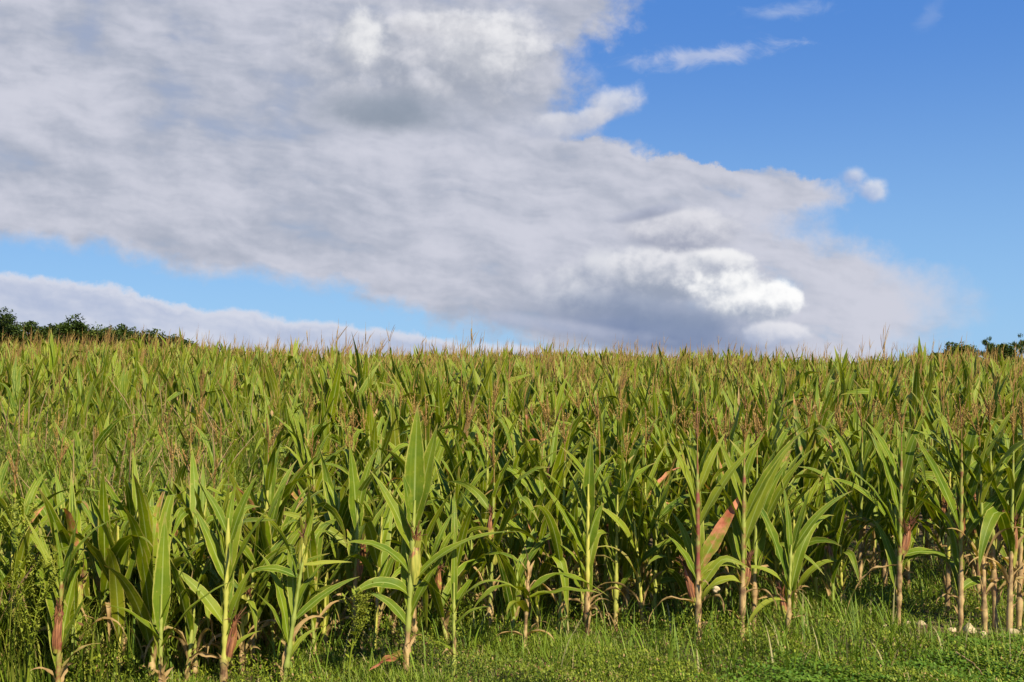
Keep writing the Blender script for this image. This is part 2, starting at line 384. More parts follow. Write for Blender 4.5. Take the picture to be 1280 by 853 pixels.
M_SEED = simple_leafy('seed_head', (0.16, 0.10, 0.05), (0.34, 0.24, 0.11), (0.4, 0.3, 0.16), rough=0.8, trans=0.1, sc=60)
M_TREE = simple_leafy('tree_leaf', (0.014, 0.034, 0.004), (0.065, 0.095, 0.012), (0.12, 0.09, 0.04), sc=1.2, rough=0.6, trans=0.2)
def husk_material():
    m, nt, b, o = mat_new('corn_husk')
    rn, dry, red, yel, u, v, geo = tint_socks(nt)
    pos = geo.outputs['Position']
    st = noise(vec(u * 22.0, v * 1.6, rn * 9.0), 1.0, 4, 0.65); n1 = noise(pos, 26.0, 4, 0.6)
    g = mixc(sstep(st, 0.3, 0.7), (0.14, 0.18, 0.02), (0.46, 0.40, 0.07))
    rc = mixc(sstep(st, 0.35, 0.65), (0.075, 0.018, 0.010), (0.40, 0.17, 0.07))
    g = mixc(sstep(red + (n1 - 0.5) * 1.8 + (v - 0.5) * 0.9, 0.38, 0.75), g, rc)
    dc = mixc(n1, (0.30, 0.17, 0.09), (0.66, 0.48, 0.28))
    g = mixc(sstep(dry + (n1 - 0.5) * 0.7 + (v - 0.5) * 0.2, 0.45, 0.75), g, dc)
    nt.links.new(g, b.inputs['Base Color']); setin(b, 'Roughness', 0.5)
    bm = nt.nodes.new('ShaderNodeBump'); bm.inputs['Strength'].default_value = 0.6; bm.inputs['Distance'].default_value = 0.004
    nt.links.new(st.s, bm.inputs['Height']); nt.links.new(bm.outputs[0], b.inputs['Normal'])
    return m
M_HUSK = husk_material()
def solid_noise(name, c0, c1, sc, rough=0.9, bump=0.6, dist=0.01, c2=None, sc2=2.0):
    m, nt, b, o = mat_new(name); geo = nt.nodes.new('ShaderNodeNewGeometry'); pos = geo.outputs['Position']
    n1 = noise(pos, sc, 8, 0.62); g = mixc(sstep(n1, 0.3, 0.7), c0, c1)
    if c2: g = mixc(sstep(noise(pos, sc2, 4, 0.6), 0.45, 0.65), g, c2)
    nt.links.new(g, b.inputs['Base Color']); setin(b, 'Roughness', rough); setin(b, 'Specular IOR Level', 0.2)
    bm = nt.nodes.new('ShaderNodeBump'); bm.inputs['Strength'].default_value = bump; bm.inputs['Distance'].default_value = dist
    nt.links.new(n1.s, bm.inputs['Height']); nt.links.new(bm.outputs[0], b.inputs['Normal'])
    return m
M_SOIL = solid_noise('soil', (0.05, 0.034, 0.018), (0.20, 0.14, 0.08), 14, c2=(0.03, 0.045, 0.012), sc2=1.5)
M_STONE = solid_noise('stone', (0.34, 0.25, 0.14), (0.56, 0.44, 0.28), 18, 0.85, 0.8, 0.01)
M_BARK = solid_noise('bark', (0.05, 0.035, 0.025), (0.13, 0.10, 0.07), 9, 0.9)

# ------------------------------------------------------------------ ground
def gz(x, y):
    x = np.asarray(x, float); y = np.asarray(y, float)
    s = np.clip(y - 7.0, 0, None); s = s * s / (s + 1.2)
    z = 0.030 * np.minimum(s, 27 + 0 * s) - 0.0190 * np.clip(x + 2, -30, 9) * np.clip((y - 8) / 22, 0, 1)   # the field climbs gently, more on the left
    z = z - np.clip(y - 33, 0, None) ** 1.3 * 0.020                # and drops away behind the crest
    z = z + 0.012 * np.sin(x * 2.1 + 1) * np.sin(y * 1.7) + 0.02 * np.sin(x * .7) * np.sin(y * .9 + 2)
    return z
def build_ground():
    xs = np.concatenate([-np.geomspace(1500, 16, 22), np.linspace(-15, 15, 121), np.geomspace(16, 1500, 22)])
    ys = np.concatenate([-np.geomspace(600, 6, 14), np.linspace(-5, 30, 141), np.geomspace(31, 2500, 34)])
    X, Y = np.meshgrid(xs, ys, indexing='ij')
    P = np.stack([X, Y, np.maximum(gz(X, Y), -40)], -1)[None]
    m = MB(); m.grid(P[:, :, ::1], np.zeros((1, 1, 1, 2)), np.zeros(4))
    o = m.build('ground', M_SOIL); tag(o, kind='structure')
build_ground()

def at(px, py, z=None):
    """ground point whose image in the photograph is (px, py), on flat ground"""
    D = EYE * FPX / (py - HOR)
    for _ in range(4):
        D = (EYE - float(gz((px - 640) / FPX * D, D))) * FPX / (py - HOR)
    x = (px - 640) / FPX * D
    return x, D, float(gz(x, D))

# ------------------------------------------------------------------ corn plants
def stalk_pts(h, lean, laz, n, r, curve_=0.0):
    t = np.linspace(0, 1, n)
    k = lean * t + curve_ * t * t
    return np.stack([np.cos(laz) * k * h, np.sin(laz) * k * h, t * h * math.cos(min(1, abs(lean)))], -1)
def on(P, t):
    i = np.clip(t, 0, 1) * (len(P) - 1); a = int(min(i, len(P) - 2)); f = i - a
    return P[a] * (1 - f) + P[a + 1] * f

def stalk_mesh(P, r0, r1, rn, dry_h, red, yel, h, nodes, nr=8):
    n = 36; t = np.linspace(0, 1, n)
    Q = np.array([on(P, q) for q in t])
    rad = r0 + (r1 - r0) * t ** 0.8
    for q in nodes: rad = rad + 0.0028 * np.exp(-((t - q) * h / 0.012) ** 2) + 0.0025 * np.clip((q + 0.10 - t) / 0.10, 0, 1) * (t > q)
    G, uv = tubes(Q[None], rad[None], nr)
    dry = np.clip((dry_h - t * h) / 0.25 + 0.5, 0, 1)
    T = np.zeros((1, n, nr, 4)); T[..., 0] = rn; T[..., 1] = dry[None, :, None]; T[..., 2] = red; T[..., 3] = yel
    uv = uv.copy(); uv[..., 1] *= h * 4
    m = MB(); m.grid(G, uv, T, 0, True); return m

def tassel_mesh(top, nb, L, rs, dark=0.4, drop=0.0, seg=9, stem=0.06):
    P = []; Rd = []
    for i in range(nb + 1):
        c = i == 0
        l = L * (1.0 if c else rs.uniform(0.5, 0.8)); az = rs.uniform(0, 6.28); th = 0.05 if c else rs.uniform(0.15, 0.55) + drop
        b = top + np.array([0, 0, stem + (0 if c else rs.uniform(0, 0.07))])
        t = np.linspace(0, 1, seg)[:, None]
        a = th + t * rs.uniform(-0.2, 0.35)
        d = np.concatenate([np.sin(a) * math.cos(az), np.sin(a) * math.sin(az), np.cos(a)], 1)
        P.append(b + np.cumsum(d, 0) * l / seg)
        r = np.full(seg, 0.0034 if c else 0.0020) * rs.uniform(0.7, 1.4, seg); r[0] = 0.0016; r[-1] = 0.0006
        Rd.append(r)
    P.append(np.linspace(top - [0, 0, 0.05], top + np.array([0, 0, stem + 0.02]), seg)); Rd.append(np.full(seg, 0.003))
    P = np.array(P); Rd = np.array(Rd)
    G, uv = tubes(P, Rd, 4)
    T = np.zeros((len(P), 1, 1, 4)); T[..., 0, 0, 0] = rs.uniform(0, 1, len(P)) * (1 - dark); T[:, 0, 0, 2] = dark * rs.uniform(0, 0.9, len(P))
    m = MB(); m.grid(G, uv, T, 0, True)
    # spikelets along the branches
    pts = P[:-1].reshape(-1, 3); N = len(pts) * 3
    bs = np.repeat(pts, 3, 0) + rs.normal(0, 0.002, (N, 3))
    Q, uv2 = blades(bs, rs.uniform(0, 6.28, N), rs.uniform(0.2, 1.0, N), 0.2, rs.uniform(0.012, 0.02, N), 0.0055, 2, 2, fold=0)
    T2 = np.zeros((N, 1, 1, 4)); T2[:, 0, 0, 0] = rs.uniform(0.1, 1, N); T2[:, 0, 0, 2] = dark * 0.6 * rs.uniform(0, 1, N)
    m.grid(Q, uv2, T2)
    return m

def ear_meshes(base, az, tilt, L, r, red, dry, rn, rs, silk=True):
    n, nr = 18, 22
    t = np.linspace(0, 1, n)
    d = np.array([math.sin(tilt) * math.cos(az), math.sin(tilt) * math.sin(az), math.cos(tilt)])
    P = base + d * (t * L)[:, None]
    rad = r * (np.sin(np.clip(t * 0.93 + 0.10, 0, 1) * math.pi) ** 0.62) * (1 - 0.18 * t); rad[-1] = r * 0.16
    G, uv = tubes(P[None], rad[None], nr)
    # overlapping husk leaves: pleats that spiral slightly round the ear
    ph = np.arange(nr) / nr * 6.283
    pl = 1 + 0.13 * np.sin(ph[None] * 5 + t[:, None] * 3.0 + rn * 9) + 0.04 * np.sin(ph[None] * 2 - t[:, None] * 5)
    G = P[None, :, None] + (G - P[None, :, None]) * pl[None, :, :, None]
    T = np.array([rn, dry, red, 0.0])
    m = MB(); m.grid(G, uv, T, 0, True)
    # loose husk tips
    k = 5
    Q, uv2 = blades(np.repeat([base + d * L * 0.55], k, 0) + rs.normal(0, r * 0.35, (k, 3)), rs.uniform(0, 6.28, k), tilt + rs.uniform(-.15, .25, k), 0.15,
                    L * rs.uniform(0.5, 0.68, k), r * 1.1, 6, 3, fold=0.6)
    m.grid(Q, uv2, T)
    s = None
    if silk:
        k = 26; seg = 5
        tt = np.linspace(0, 1, seg)[None, :, None]
        dirs = d + rs.normal(0, 0.35, (k, 3)); tip = base + d * L * 0.95
        PP = tip + dirs[:, None] * tt * L * 0.30 * rs.uniform(.6, 1.2, (k, 1, 1)) + np.array([0, 0, -1.0]) * tt ** 2 * L * 0.22 * rs.uniform(0, 1, (k, 1, 1))
        G2, uv3 = tubes(PP, np.full((k, seg), 0.0017), 3)
        T3 = np.zeros((k, 1, 1, 4)); T3[:, 0, 0, 0] = rs.uniform(0, 1, k); T3[:, 0, 0, 1] = rs.uniform(0, .3, k)
        s = MB(); s.grid(G2, uv3, T3, 0, True)
    return m, s

def auto_leaves(rs, h, n=9, vig=1.0, dry=0.3, red=0.0, hue=0.5, az0=None, erect=1.0):
    """a plausible set of leaves: two ranks, lower ones tired, upper ones upright"""
    out = []; a0 = rs.uniform(0, math.pi) if az0 is None else az0
    for i in range(n):
        f = (i + 0.6) / n; hh = h * (0.10 + 0.80 * f)
        az = a0 + (i % 2) * math.pi + rs.normal(0, 0.35)
        big = math.sin(min(1, f * 1.05 + 0.12) * math.pi) ** 0.5
        L = vig * (0.36 + 0.32 * big) * rs.uniform(0.8, 1.15); W = vig * (0.044 + 0.034 * big) * rs.uniform(0.85, 1.15)
        th = R(rs.uniform(12, 30)) / erect; bd = R((rs.uniform(10, 75) if rs.random() < .65 else rs.uniform(60, 135)) * (1.25 - 0.6 * f)) / erect
        o = dict(h=hh, az=az, L=L, W=W, th=th, bd=bd, pw=rs.uniform(1.2, 2.6), tw=rs.normal(0, 0.7), roll=rs.normal(0, 0.2), fold=rs.uniform(.2, .5),
                 wave=rs.uniform(0.04, 0.14), fr=rs.uniform(1.5, 5), rn=float(np.clip(hue + rs.normal(0, 0.22), 0, 1)), dry=0.0, red=0.0, yel=max(0, rs.normal(0.02, 0.12)), kt=2.0, ka=0.0)
        if rs.random() < 0.30: o['kt'] = rs.uniform(0.4, 0.8); o['ka'] = R(rs.uniform(50, 110))
        if f < dry * rs.uniform(0.5, 1.2):
            o['dry'] = rs.uniform(0.45, 1.0); o['L'] *= 0.7; o['W'] *= 0.45; o['bd'] += R(70); o['fold'] = 1.0; o['wave'] = 0.2
        if red and rs.random() < red: o['red'] = rs.uniform(0.2, 0.6)
        out.append(o)
    return out

def leaf_grid(P, ls, h, ns=14, nc=5):
    base = np.array([on(P, l['h'] / h) for l in ls])
    g = lambda k: np.array([l[k] for l in ls])
    Q, uv = blades(base, g('az'), g('th'), g('bd'), g('L'), g('W'), ns, nc, pw=g('pw'), twist=g('tw'), roll=g('roll'), fold=g('fold'), wave=g('wave'),
                   freq=g('fr'), kt=g('kt'), ka=g('ka'), ph=g('rn') * 20, w0=0.35)
    T = np.stack([g('rn'), g('dry'), g('red'), g('yel')], -1)[:, None, None]
    return Q, uv, T

GREY = None
def corn(loc, rs, h=1.0, lean=0.03, laz=0.0, leaves=None, nleaf=9, vig=1.0, dry=0.3, red=0.0, hue=0.5, tassel=True, tdark=0.4, ears=(), r0=0.012, dry_h=0.2,
         sred=0.1, syel=0.2, label=None, group=None, split=False, az0=None, erect=1.0, tl=0.22, nb=None, curve_=0.0):
    e = empty('corn_plant', loc)
    tag(e, label, 'corn plant', group)
    P = stalk_pts(h, lean, laz, 12, r0, curve_)
    ls = leaves if leaves is not None else auto_leaves(rs, h, nleaf, vig, dry, red, hue, az0, erect)
    nsh = 5 if dry_h > 0.12 else 2            # shredded dry sheaths round the foot of the stalk
    for i in range(nsh):
        ls = ls + [dict(h=float(rs.uniform(0.01, max(0.08, dry_h * 0.8))), az=float(rs.uniform(0, 6.28)), L=float(rs.uniform(0.10, 0.24)), W=float(rs.uniform(0.018, 0.04)), th=R(rs.uniform(2, 14)), bd=R(rs.uniform(-5, 60) if rs.random() < .6 else rs.uniform(90, 150)),
            pw=2.0, tw=rs.normal(0, 1.2), roll=0.0, fold=0.9, wave=0.25, fr=3.0, rn=float(rs.random()), dry=0.95, red=0.0, yel=0.0, kt=2.0, ka=0.0)]
    nodes = sorted({round(l['h'] / h, 2) for l in ls if l['h'] > 0.02})
    stalk_mesh(P, r0, 0.0045, rs.random(), dry_h, sred, syel, h, nodes).build('stalk', M_STALK, e)
    Q, uv, T = leaf_grid(P, ls, h, 14 if split else 11)
    if split:
        for i in range(len(ls)):
            m = MB(); m.grid(Q[i:i + 1], uv if uv.shape[0] == 1 else uv[i:i + 1], T[i:i + 1])
            lo = m.build('leaf', M_LEAF, e)
            if ls[i].get('label'): lo['label'] = ls[i]['label']
    else:
        m = MB(); m.grid(Q, uv, T); m.build('foliage', M_LEAF, e)
    if tassel:
        tassel_mesh(P[-1], nb or int(rs.integers(3, 7)), tl * rs.uniform(0.85, 1.15), rs, tdark).build('tassel', M_TASSEL, e)
    for (hh, az, tilt, L, r, rd, dr) in ears:
        b = on(P, hh / h) + np.array([math.cos(az), math.sin(az), 0]) * r0 * 1.2
        m, s = ear_meshes(b, az, tilt, L, r, rd, dr, rs.random(), rs)
        eo = m.build('ear', M_HUSK, e)
        if s: s.build('silk', M_SILK, eo)
    return e

def lf(h, az, L, W, th, bd, **k):
    o = dict(h=h, az=R(az), L=L, W=W, th=R(th), bd=R(bd), pw=1.5, tw=0.2, roll=0.0, fold=0.3, wave=0.05, fr=2.5, rn=0.4, dry=0.0, red=0.0, yel=0.0, kt=2.0, ka=0.0)
    k = dict(k)
    for q in ('ka', 'tw', 'roll'):
        if q in k: k[q] = R(k[q])
    o.update(k); return o
def ear(h, az, tilt, L=0.19, r=0.026, red=0.6, dry=0.0): return (h, R(az), R(tilt), L, r, red, dry)

HEROES = []
def hero(px, py, label, seed, **k):
    x, y, z = at(px, py)
    HEROES.append((x, y))
    if 'leaves' in k and k.get('h', 1) > 0.5:
        q = np.random.default_rng(seed + 500); h = k['h']
        ex = auto_leaves(q, h, 7, 0.82, 0.12, 0.0, float(q.uniform(0.15, 0.6)), q.uniform(0, 3.1), 1.6)
        for l in ex:
            if math.sin(l['az']) < 0: l['az'] = -l['az']
        ls = []
        for l in k['leaves']:
            l = dict(l, wave=l['wave'] * 1.5, fr=float(q.uniform(2, 4.5)))
            if R(60) < l['az'] < R(120) and seed != 1:
                l['W'] *= 0.70; l['az'] += float(q.choice([-1, 1]) * q.uniform(0.3, 0.8)); l['bd'] += R(q.uniform(5, 40)); l['tw'] += float(q.normal(0, 0.9))
            if abs(math.cos(l['az'])) > 0.8: l['roll'] += R(q.uniform(15, 55)) * math.copysign(1, math.cos(l['az']))
            if l['dry'] > 0.4: l['W'] *= 0.6; l['fold'] = 1.0; l['tw'] = float(q.uniform(1.5, 4.0) * q.choice([-1, 1])); l['wave'] = 0.35; l['kt'] = float(q.uniform(.3, .7)); l['ka'] = R(q.uniform(15, 50))
            elif seed != 1 or l['h'] < 0.6: l['W'] *= 0.80; l['L'] *= 0.92
            l['rn'] = l['rn'] * 0.75; l['tw'] += float(q.normal(0, 0.5))
            ls.append(l)
        k['leaves'] = ls + ex
    return corn((x, y, z - 0.01), np.random.default_rng(seed), label=label, split=True, **k)

FRONT = 'corn plants along the front edge of the field'
# the plant with the big ear left of the middle
hero(508, 846, 'corn plant with one large ear and broad upright top leaves on the grass edge', 1, h=0.86, lean=0.05, r0=0.013, dry_h=0.26, sred=0.25, tassel=False, group=FRONT, leaves=[
    lf(0.80, 80, 0.52, 0.105, 3, 8, rn=0.35, roll=8), lf(0.72, 10, 0.52, 0.10, 12, 2, rn=0.5, roll=-5, yel=0.05), lf(0.62, 170, 0.44, 0.065, 22, 18, rn=0.4, yel=0.15),
    lf(0.66, 200, 0.34, 0.07, 4, 12, rn=0.2), lf(0.50, 185, 0.42, 0.075, 28, 75, rn=0.15, pw=1.1), lf(0.46, 0, 0.68, 0.065, 38, 58, rn=0.5, yel=0.1, pw=1.1),
    lf(0.40, 195, 0.36, 0.085, 30, 110, rn=0.3, pw=0.9), lf(0.30, 15, 0.42, 0.07, 24, 18, rn=0.5), lf(0.26, 190, 0.3, 0.06, 30, 50, rn=0.3),
    lf(0.14, 188, 0.22, 0.05, 105, 25, red=0.75, dry=0.25, wave=0.2, label='dead crimson lower leaf')], ears=[ear(0.46, 20, 3, 0.23, 0.031, 0.42)])
hero(443, 806, 'corn plant with one dark purple ear on a papery tan stalk left of middle', 2, h=0.80, lean=0.03, r0=0.012, dry_h=0.42, sred=0.2, tassel=False, group=FRONT, leaves=[
    lf(0.62, 175, 0.52, 0.11, 3, 6, rn=0.3), lf(0.70, 20, 0.42, 0.07, 8, 20, rn=0.3), lf(0.50, 178, 0.62, 0.06, 38, 52, rn=0.5, yel=0.35, pw=0.9),
    lf(0.46, 160, 0.2, 0.10, 10, 20, rn=0.5, yel=0.3), lf(0.36, 10, 0.3, 0.06, 30, 40, rn=0.2), lf(0.3, 185, 0.25, 0.05, 50, 90, dry=0.8, fold=0.9), lf(0.22, 350, 0.22, 0.045, 50, 90, dry=0.9, fold=0.9)],
    ears=[ear(0.36, 30, 6, 0.18, 0.026, 0.95)])
hero(357, 856, 'thin leaning green corn plant holding a slim yellow-green ear with brown silk', 3, h=0.66, lean=0.14, laz=0.0, r0=0.010, dry_h=0.0, sred=0.0, syel=0.1, tassel=False, group=FRONT, leaves=[
    lf(0.52, 180, 0.30, 0.06, 60, 70, rn=0.1), lf(0.32, 10, 0.40, 0.05, 45, 30, rn=0.2), lf(0.20, 170, 0.35, 0.06, 20, 40, rn=0.2), lf(0.58, 0, 0.26, 0.03, 80, 15, yel=0.8), lf(0.12, 20, 0.25, 0.04, 20, 60, yel=0.3)],
    ears=[ear(0.55, 60, 4, 0.16, 0.022, 0.0)])
hero(407, 812, 'stunted corn plant, only a yellow sheath with curled tan leaves at its foot', 4, h=0.40, lean=0.02, r0=0.012, dry_h=0.1, syel=0.7, tassel=False, group=FRONT, leaves=[
    lf(0.08, 80, 0.36, 0.055, 4, 10, yel=0.6, rn=0.7, fold=0.8), lf(0.12, 185, 0.22, 0.05, 45, 50, dry=1.0, fold=0.8, wave=0.2), lf(0.1, 5, 0.2, 0.05, 40, 60, dry=0.9, fold=0.8, wave=0.2), lf(0.2, 200, 0.3, 0.05, 12, 40, rn=0.4), lf(0.3, 20, 0.36, 0.06, 20, 60, rn=0.3)])
hero(568, 843, 'small young corn plant with a bare stem and one leaf arching right', 5, h=0.46, lean=0.0, r0=0.008, dry_h=0.0, sred=0.05, syel=0.3, tassel=False, group=FRONT, leaves=[
    lf(0.30, 0, 0.42, 0.045, 18, 125, rn=0.6, yel=0.25, pw=1.3), lf(0.30, 190, 0.34, 0.05, 30, 45, rn=0.2), lf(0.34, 90, 0.4, 0.035, 4, 12, rn=0.4), lf(0.24, 10, 0.22, 0.04, 35, 70, rn=0.3), lf(0.12, 175, 0.16, 0.035, 40, 80, rn=0.6)])
hero(655, 816, 'collapsed corn plant with folded yellow-edged leaves bent flat to the right', 6, h=0.42, lean=0.05, laz=0.0, r0=0.012, dry_h=0.5, tassel=False, group=FRONT, leaves=[
    lf(0.28, 185, 0.46, 0.09, 25, 20, rn=0.35, wave=0.08), lf(0.32, 10, 0.50, 0.085, 48, 40, rn=0.55, kt=0.38, ka=40, pw=1.0, wave=0.09), lf(0.30, -20, 0.40, 0.08, 70, 30, rn=0.6, yel=0.15, wave=0.1),
    lf(0.30, 215, 0.40, 0.10, 20, 125, rn=0.6, yel=0.1, pw=0.7), lf(0.26, 170, 0.36, 0.06, 12, 20, rn=0.4), lf(0.22, 240, 0.26, 0.06, 30, 130, yel=0.4, rn=0.7), lf(0.1, 190, 0.2, 0.03, 60, 90, dry=1, fold=1.0), lf(0.1, 330, 0.2, 0.03, 50, 100, dry=1, fold=1.0)])
hero(733, 797, 'tall corn plant with a bright yellow stem above splayed dead straw leaves', 7, h=0.86, lean=0.01, r0=0.013, dry_h=0.30, syel=0.8, sred=0.1, tassel=False, group=FRONT, leaves=[
    lf(0.60, 60, 0.58, 0.105, 3, 5, rn=0.35), lf(0.72, 180, 0.34, 0.06, 10, 20, rn=0.35), lf(0.46, 170, 0.58, 0.085, 28, 12, rn=0.5, yel=0.05), lf(0.50, 10, 0.30, 0.10, 8, 30, rn=0.5),
    lf(0.36, 185, 0.26, 0.035, 30, 30, rn=0.4), lf(0.24, 180, 0.34, 0.08, 35, 40, rn=0.6, wave=0.1), lf(0.18, 5, 0.34, 0.05, 35, 120, dry=1.0, wave=0.15, fold=0.6), lf(0.18, 185, 0.22, 0.04, 45, 120, dry=1.0, fold=0.9),
    lf(0.14, -60, 0.26, 0.045, 40, 115, dry=1.0, fold=0.8), lf(0.12, 20, 0.24, 0.03, 60, 90, dry=1.0, fold=1.0)])
hero(768, 786, 'corn plant whose long lower leaf stretches far right to a dried pointed tip', 8, h=0.78, lean=0.02, r0=0.012, dry_h=0.1, syel=0.5, tassel=False, group=FRONT, leaves=[
    lf(0.20, 0, 0.78, 0.07, 26, 62, rn=0.5, yel=0.1, pw=1.1), lf(0.24, 80, 0.60, 0.085, 3, 6, rn=0.25), lf(0.15, 150, 0.3, 0.035, 8, 5, yel=0.8, rn=0.9), lf(0.5, 170, 0.46, 0.07, 8, 15, rn=0.4),
    lf(0.6, 10, 0.5, 0.075, 14, 20, rn=0.3), lf(0.66, 185, 0.44, 0.06, 16, 30, rn=0.3), lf(0.3, 190, 0.35, 0.04, 12, 15, yel=0.2)])
hero(816, 777, 'corn plant with a bright green lower leaf curled over beside its orange-yellow sheath', 9, h=0.74, r0=0.011, dry_h=0.06, syel=0.4, tassel=False, group=FRONT, leaves=[
    lf(0.22, 0, 0.34, 0.075, 45, 95, rn=0.7, pw=0.8), lf(0.18, 30, 0.36, 0.06, 14, 8, yel=0.9, red=0.25), lf(0.22, 175, 0.36, 0.06, 8, 8, rn=0.2), lf(0.3, 80, 0.60, 0.09, 4, 5, rn=0.3),
    lf(0.5, 175, 0.45, 0.07, 12, 20, rn=0.3), lf(0.6, 5, 0.42, 0.05, 40, 60, rn=0.1), lf(0.55, 190, 0.36, 0.05, 45, 55, rn=0.1), lf(0.08, 190, 0.2, 0.03, 80, 30, dry=1, fold=0.8)])
hero(871, 803, 'reddish corn plant with a large pink leaf and a purple upright sheath at mid stalk', 10, h=1.02, lean=0.0, r0=0.016, dry_h=0.36, sred=0.6, syel=0.1, tdark=0.7, tl=0.22, group=FRONT, leaves=[
    lf(0.40, 10, 0.56, 0.10, 30, 4, rn=0.5, red=0.66, yel=0.3, wave=0.13, label='pink-red leaf pointing up right'), lf(0.62, 5, 0.64, 0.075, 26, 26, rn=0.7, yel=0.3), lf(0.62, 175, 0.62, 0.075, 10, 6, rn=0.6, red=0.28, yel=0.2),
    lf(0.70, 100, 0.55, 0.07, 3, 8, rn=0.5, yel=0.2), lf(0.56, 185, 0.44, 0.06, 16, 40, rn=0.4), lf(0.80, 20, 0.42, 0.06, 20, 20, rn=0.6, yel=0.4, red=0.1), lf(0.74, 190, 0.44, 0.06, 16, 22, rn=0.6, yel=0.35),
    lf(0.28, 0, 0.42, 0.065, 28, 35, rn=0.7, yel=0.25, red=0.2, kt=0.6, ka=60), lf(0.34, 188, 0.34, 0.07, 22, 30, rn=0.3), lf(0.22, 190, 0.36, 0.035, 65, 85, dry=0.9, fold=0.9), lf(0.2, -15, 0.24, 0.045, 30, 150, dry=0.95, fold=0.7), lf(0.86, 5, 0.30, 0.05, 12, 20, rn=0.5, red=0.15)],
    ears=[ear(0.22, 165, 14, 0.22, 0.022, 1.0)])
hero(925, 800, 'corn plant with peeling straw stalk just right of the reddish plant with pink leaf', 11, h=1.0, lean=0.02, r0=0.013, dry_h=0.36, sred=0.5, tdark=0.5, group=FRONT, leaves=[
    lf(0.52, 5, 0.70, 0.085, 18, 22, rn=0.7, yel=0.35, red=0.05), lf(0.64, 10, 0.66, 0.08, 24, 26, rn=0.5, yel=0.1), lf(0.6, 80, 0.5, 0.09, 4, 10, rn=0.5), lf(0.56, 188, 0.40, 0.06, 14, 30, rn=0.4),
    lf(0.72, 170, 0.45, 0.06, 14, 15, rn=0.5, yel=0.2), lf(0.32, 190, 0.36, 0.075, 40, 130, rn=0.6, yel=0.45, pw=0.7), lf(0.38, 185, 0.44, 0.06, 10, 165, rn=0.5, yel=0.3, red=0.25, pw=0.6),
    lf(0.26, 0, 0.26, 0.03, 60, 100, dry=1, fold=1.0), lf(0.86, 10, 0.34, 0.05, 15, 20, rn=0.6)], ears=[ear(0.30, 20, 10, 0.15, 0.02, 0.9)])
hero(939, 794, 'corn plant close behind the peeling straw stalk with stiff upright green leaves', 12, h=0.95, lean=0.03, r0=0.012, dry_h=0.35, sred=0.3, tdark=0.5, group=FRONT, leaves=[
    lf(0.34, 20, 0.6, 0.09, 8, 6, rn=0.5), lf(0.5, 0, 0.7, 0.08, 20, 28, rn=0.55, yel=0.15), lf(0.7, 15, 0.66, 0.075, 22, 40, rn=0.5, yel=0.1), lf(0.66, 180, 0.44, 0.06, 10, 20, rn=0.4), lf(0.2, 10, 0.26, 0.035, 60, 90, dry=1, fold=1.0), lf(0.8, 190, 0.4, 0.05, 12, 20, rn=0.5, yel=0.3)])
hero(981, 797, 'short corn plant with narrow upright leaves and thin drooping yellow leaf by open grass', 13, h=0.52, lean=0.05, r0=0.010, dry_h=0.22, sred=0.3, syel=0.3, tassel=False, group=FRONT, leaves=[
    lf(0.42, 90, 0.50, 0.065, 2, 5, rn=0.3), lf(0.44, 10, 0.44, 0.055, 14, 8, rn=0.35), lf(0.46, 0, 0.54, 0.055, 28, 40, rn=0.35), lf(0.46, 100, 0.34, 0.05, 6, 6, rn=0.4),
    lf(0.24, 180, 0.50, 0.04, 12, 130, rn=0.7, yel=0.35, pw=1.0), lf(0.2, 190, 0.42, 0.04, 18, 162, rn=0.7, yel=0.6, pw=0.5), lf(0.12, 5, 0.2, 0.02, 70, 40, dry=1, fold=0.9)], ears=[ear(0.12, 170, 10, 0.16, 0.018, 0.7)])
hero(1046, 722, 'shaded corn plant with a pale green lower stem behind the open grass', 14, h=0.95, r0=0.013, dry_h=0.3, group=FRONT, nleaf=9, dry=0.1)
hero(1071, 741, 'shaded corn plant with a long bare rusty lower stem behind the open grass', 15, h=1.0, r0=0.013, dry_h=0.42, sred=0.3, group=FRONT, leaves=[
    lf(0.42, 10, 0.6, 0.08, 22, 30, rn=0.2), lf(0.5, 180, 0.62, 0.08, 26, 62, rn=0.25), lf(0.6, 20, 0.62, 0.085, 16, 26, rn=0.3), lf(0.66, 170, 0.6, 0.08, 14, 24, rn=0.4), lf(0.76, 90, 0.5, 0.07, 6, 12, rn=0.5), lf(0.82, 0, 0.45, 0.06, 15, 30, rn=0.4), lf(0.85, 200, 0.4, 0.06, 14, 24, rn=0.5)])
hero(1119, 782, 'corn plant with a red ear and a dead straw leaf hanging to its left', 16, h=1.0, lean=0.03, r0=0.013, dry_h=0.38, sred=0.5, tdark=0.5, group=FRONT, leaves=[
    lf(0.44, 185, 0.74, 0.075, 10, 62, rn=0.35, pw=1.2), lf(0.36, 180, 0.44, 0.035, 95, 45, dry=1.0, fold=0.7, wave=0.15, label='dead straw leaf'), lf(0.40, 0, 0.40, 0.075, 55, 75, rn=0.45, pw=0.8), lf(0.34, 8, 0.50, 0.05, 22, 140, rn=0.4, pw=0.8),
    lf(0.60, 0, 0.46, 0.08, 6, 20, rn=0.3), lf(0.62, 178, 0.55, 0.08, 12, 14, rn=0.35), lf(0.74, 10, 0.55, 0.085, 10, 22, rn=0.4), lf(0.8, 170, 0.46, 0.07, 16, 28, rn=0.45), lf(0.88, 60, 0.36, 0.055, 8, 15, rn=0.5)],
    ears=[ear(0.40, 10, 14, 0.20, 0.024, 0.9)])
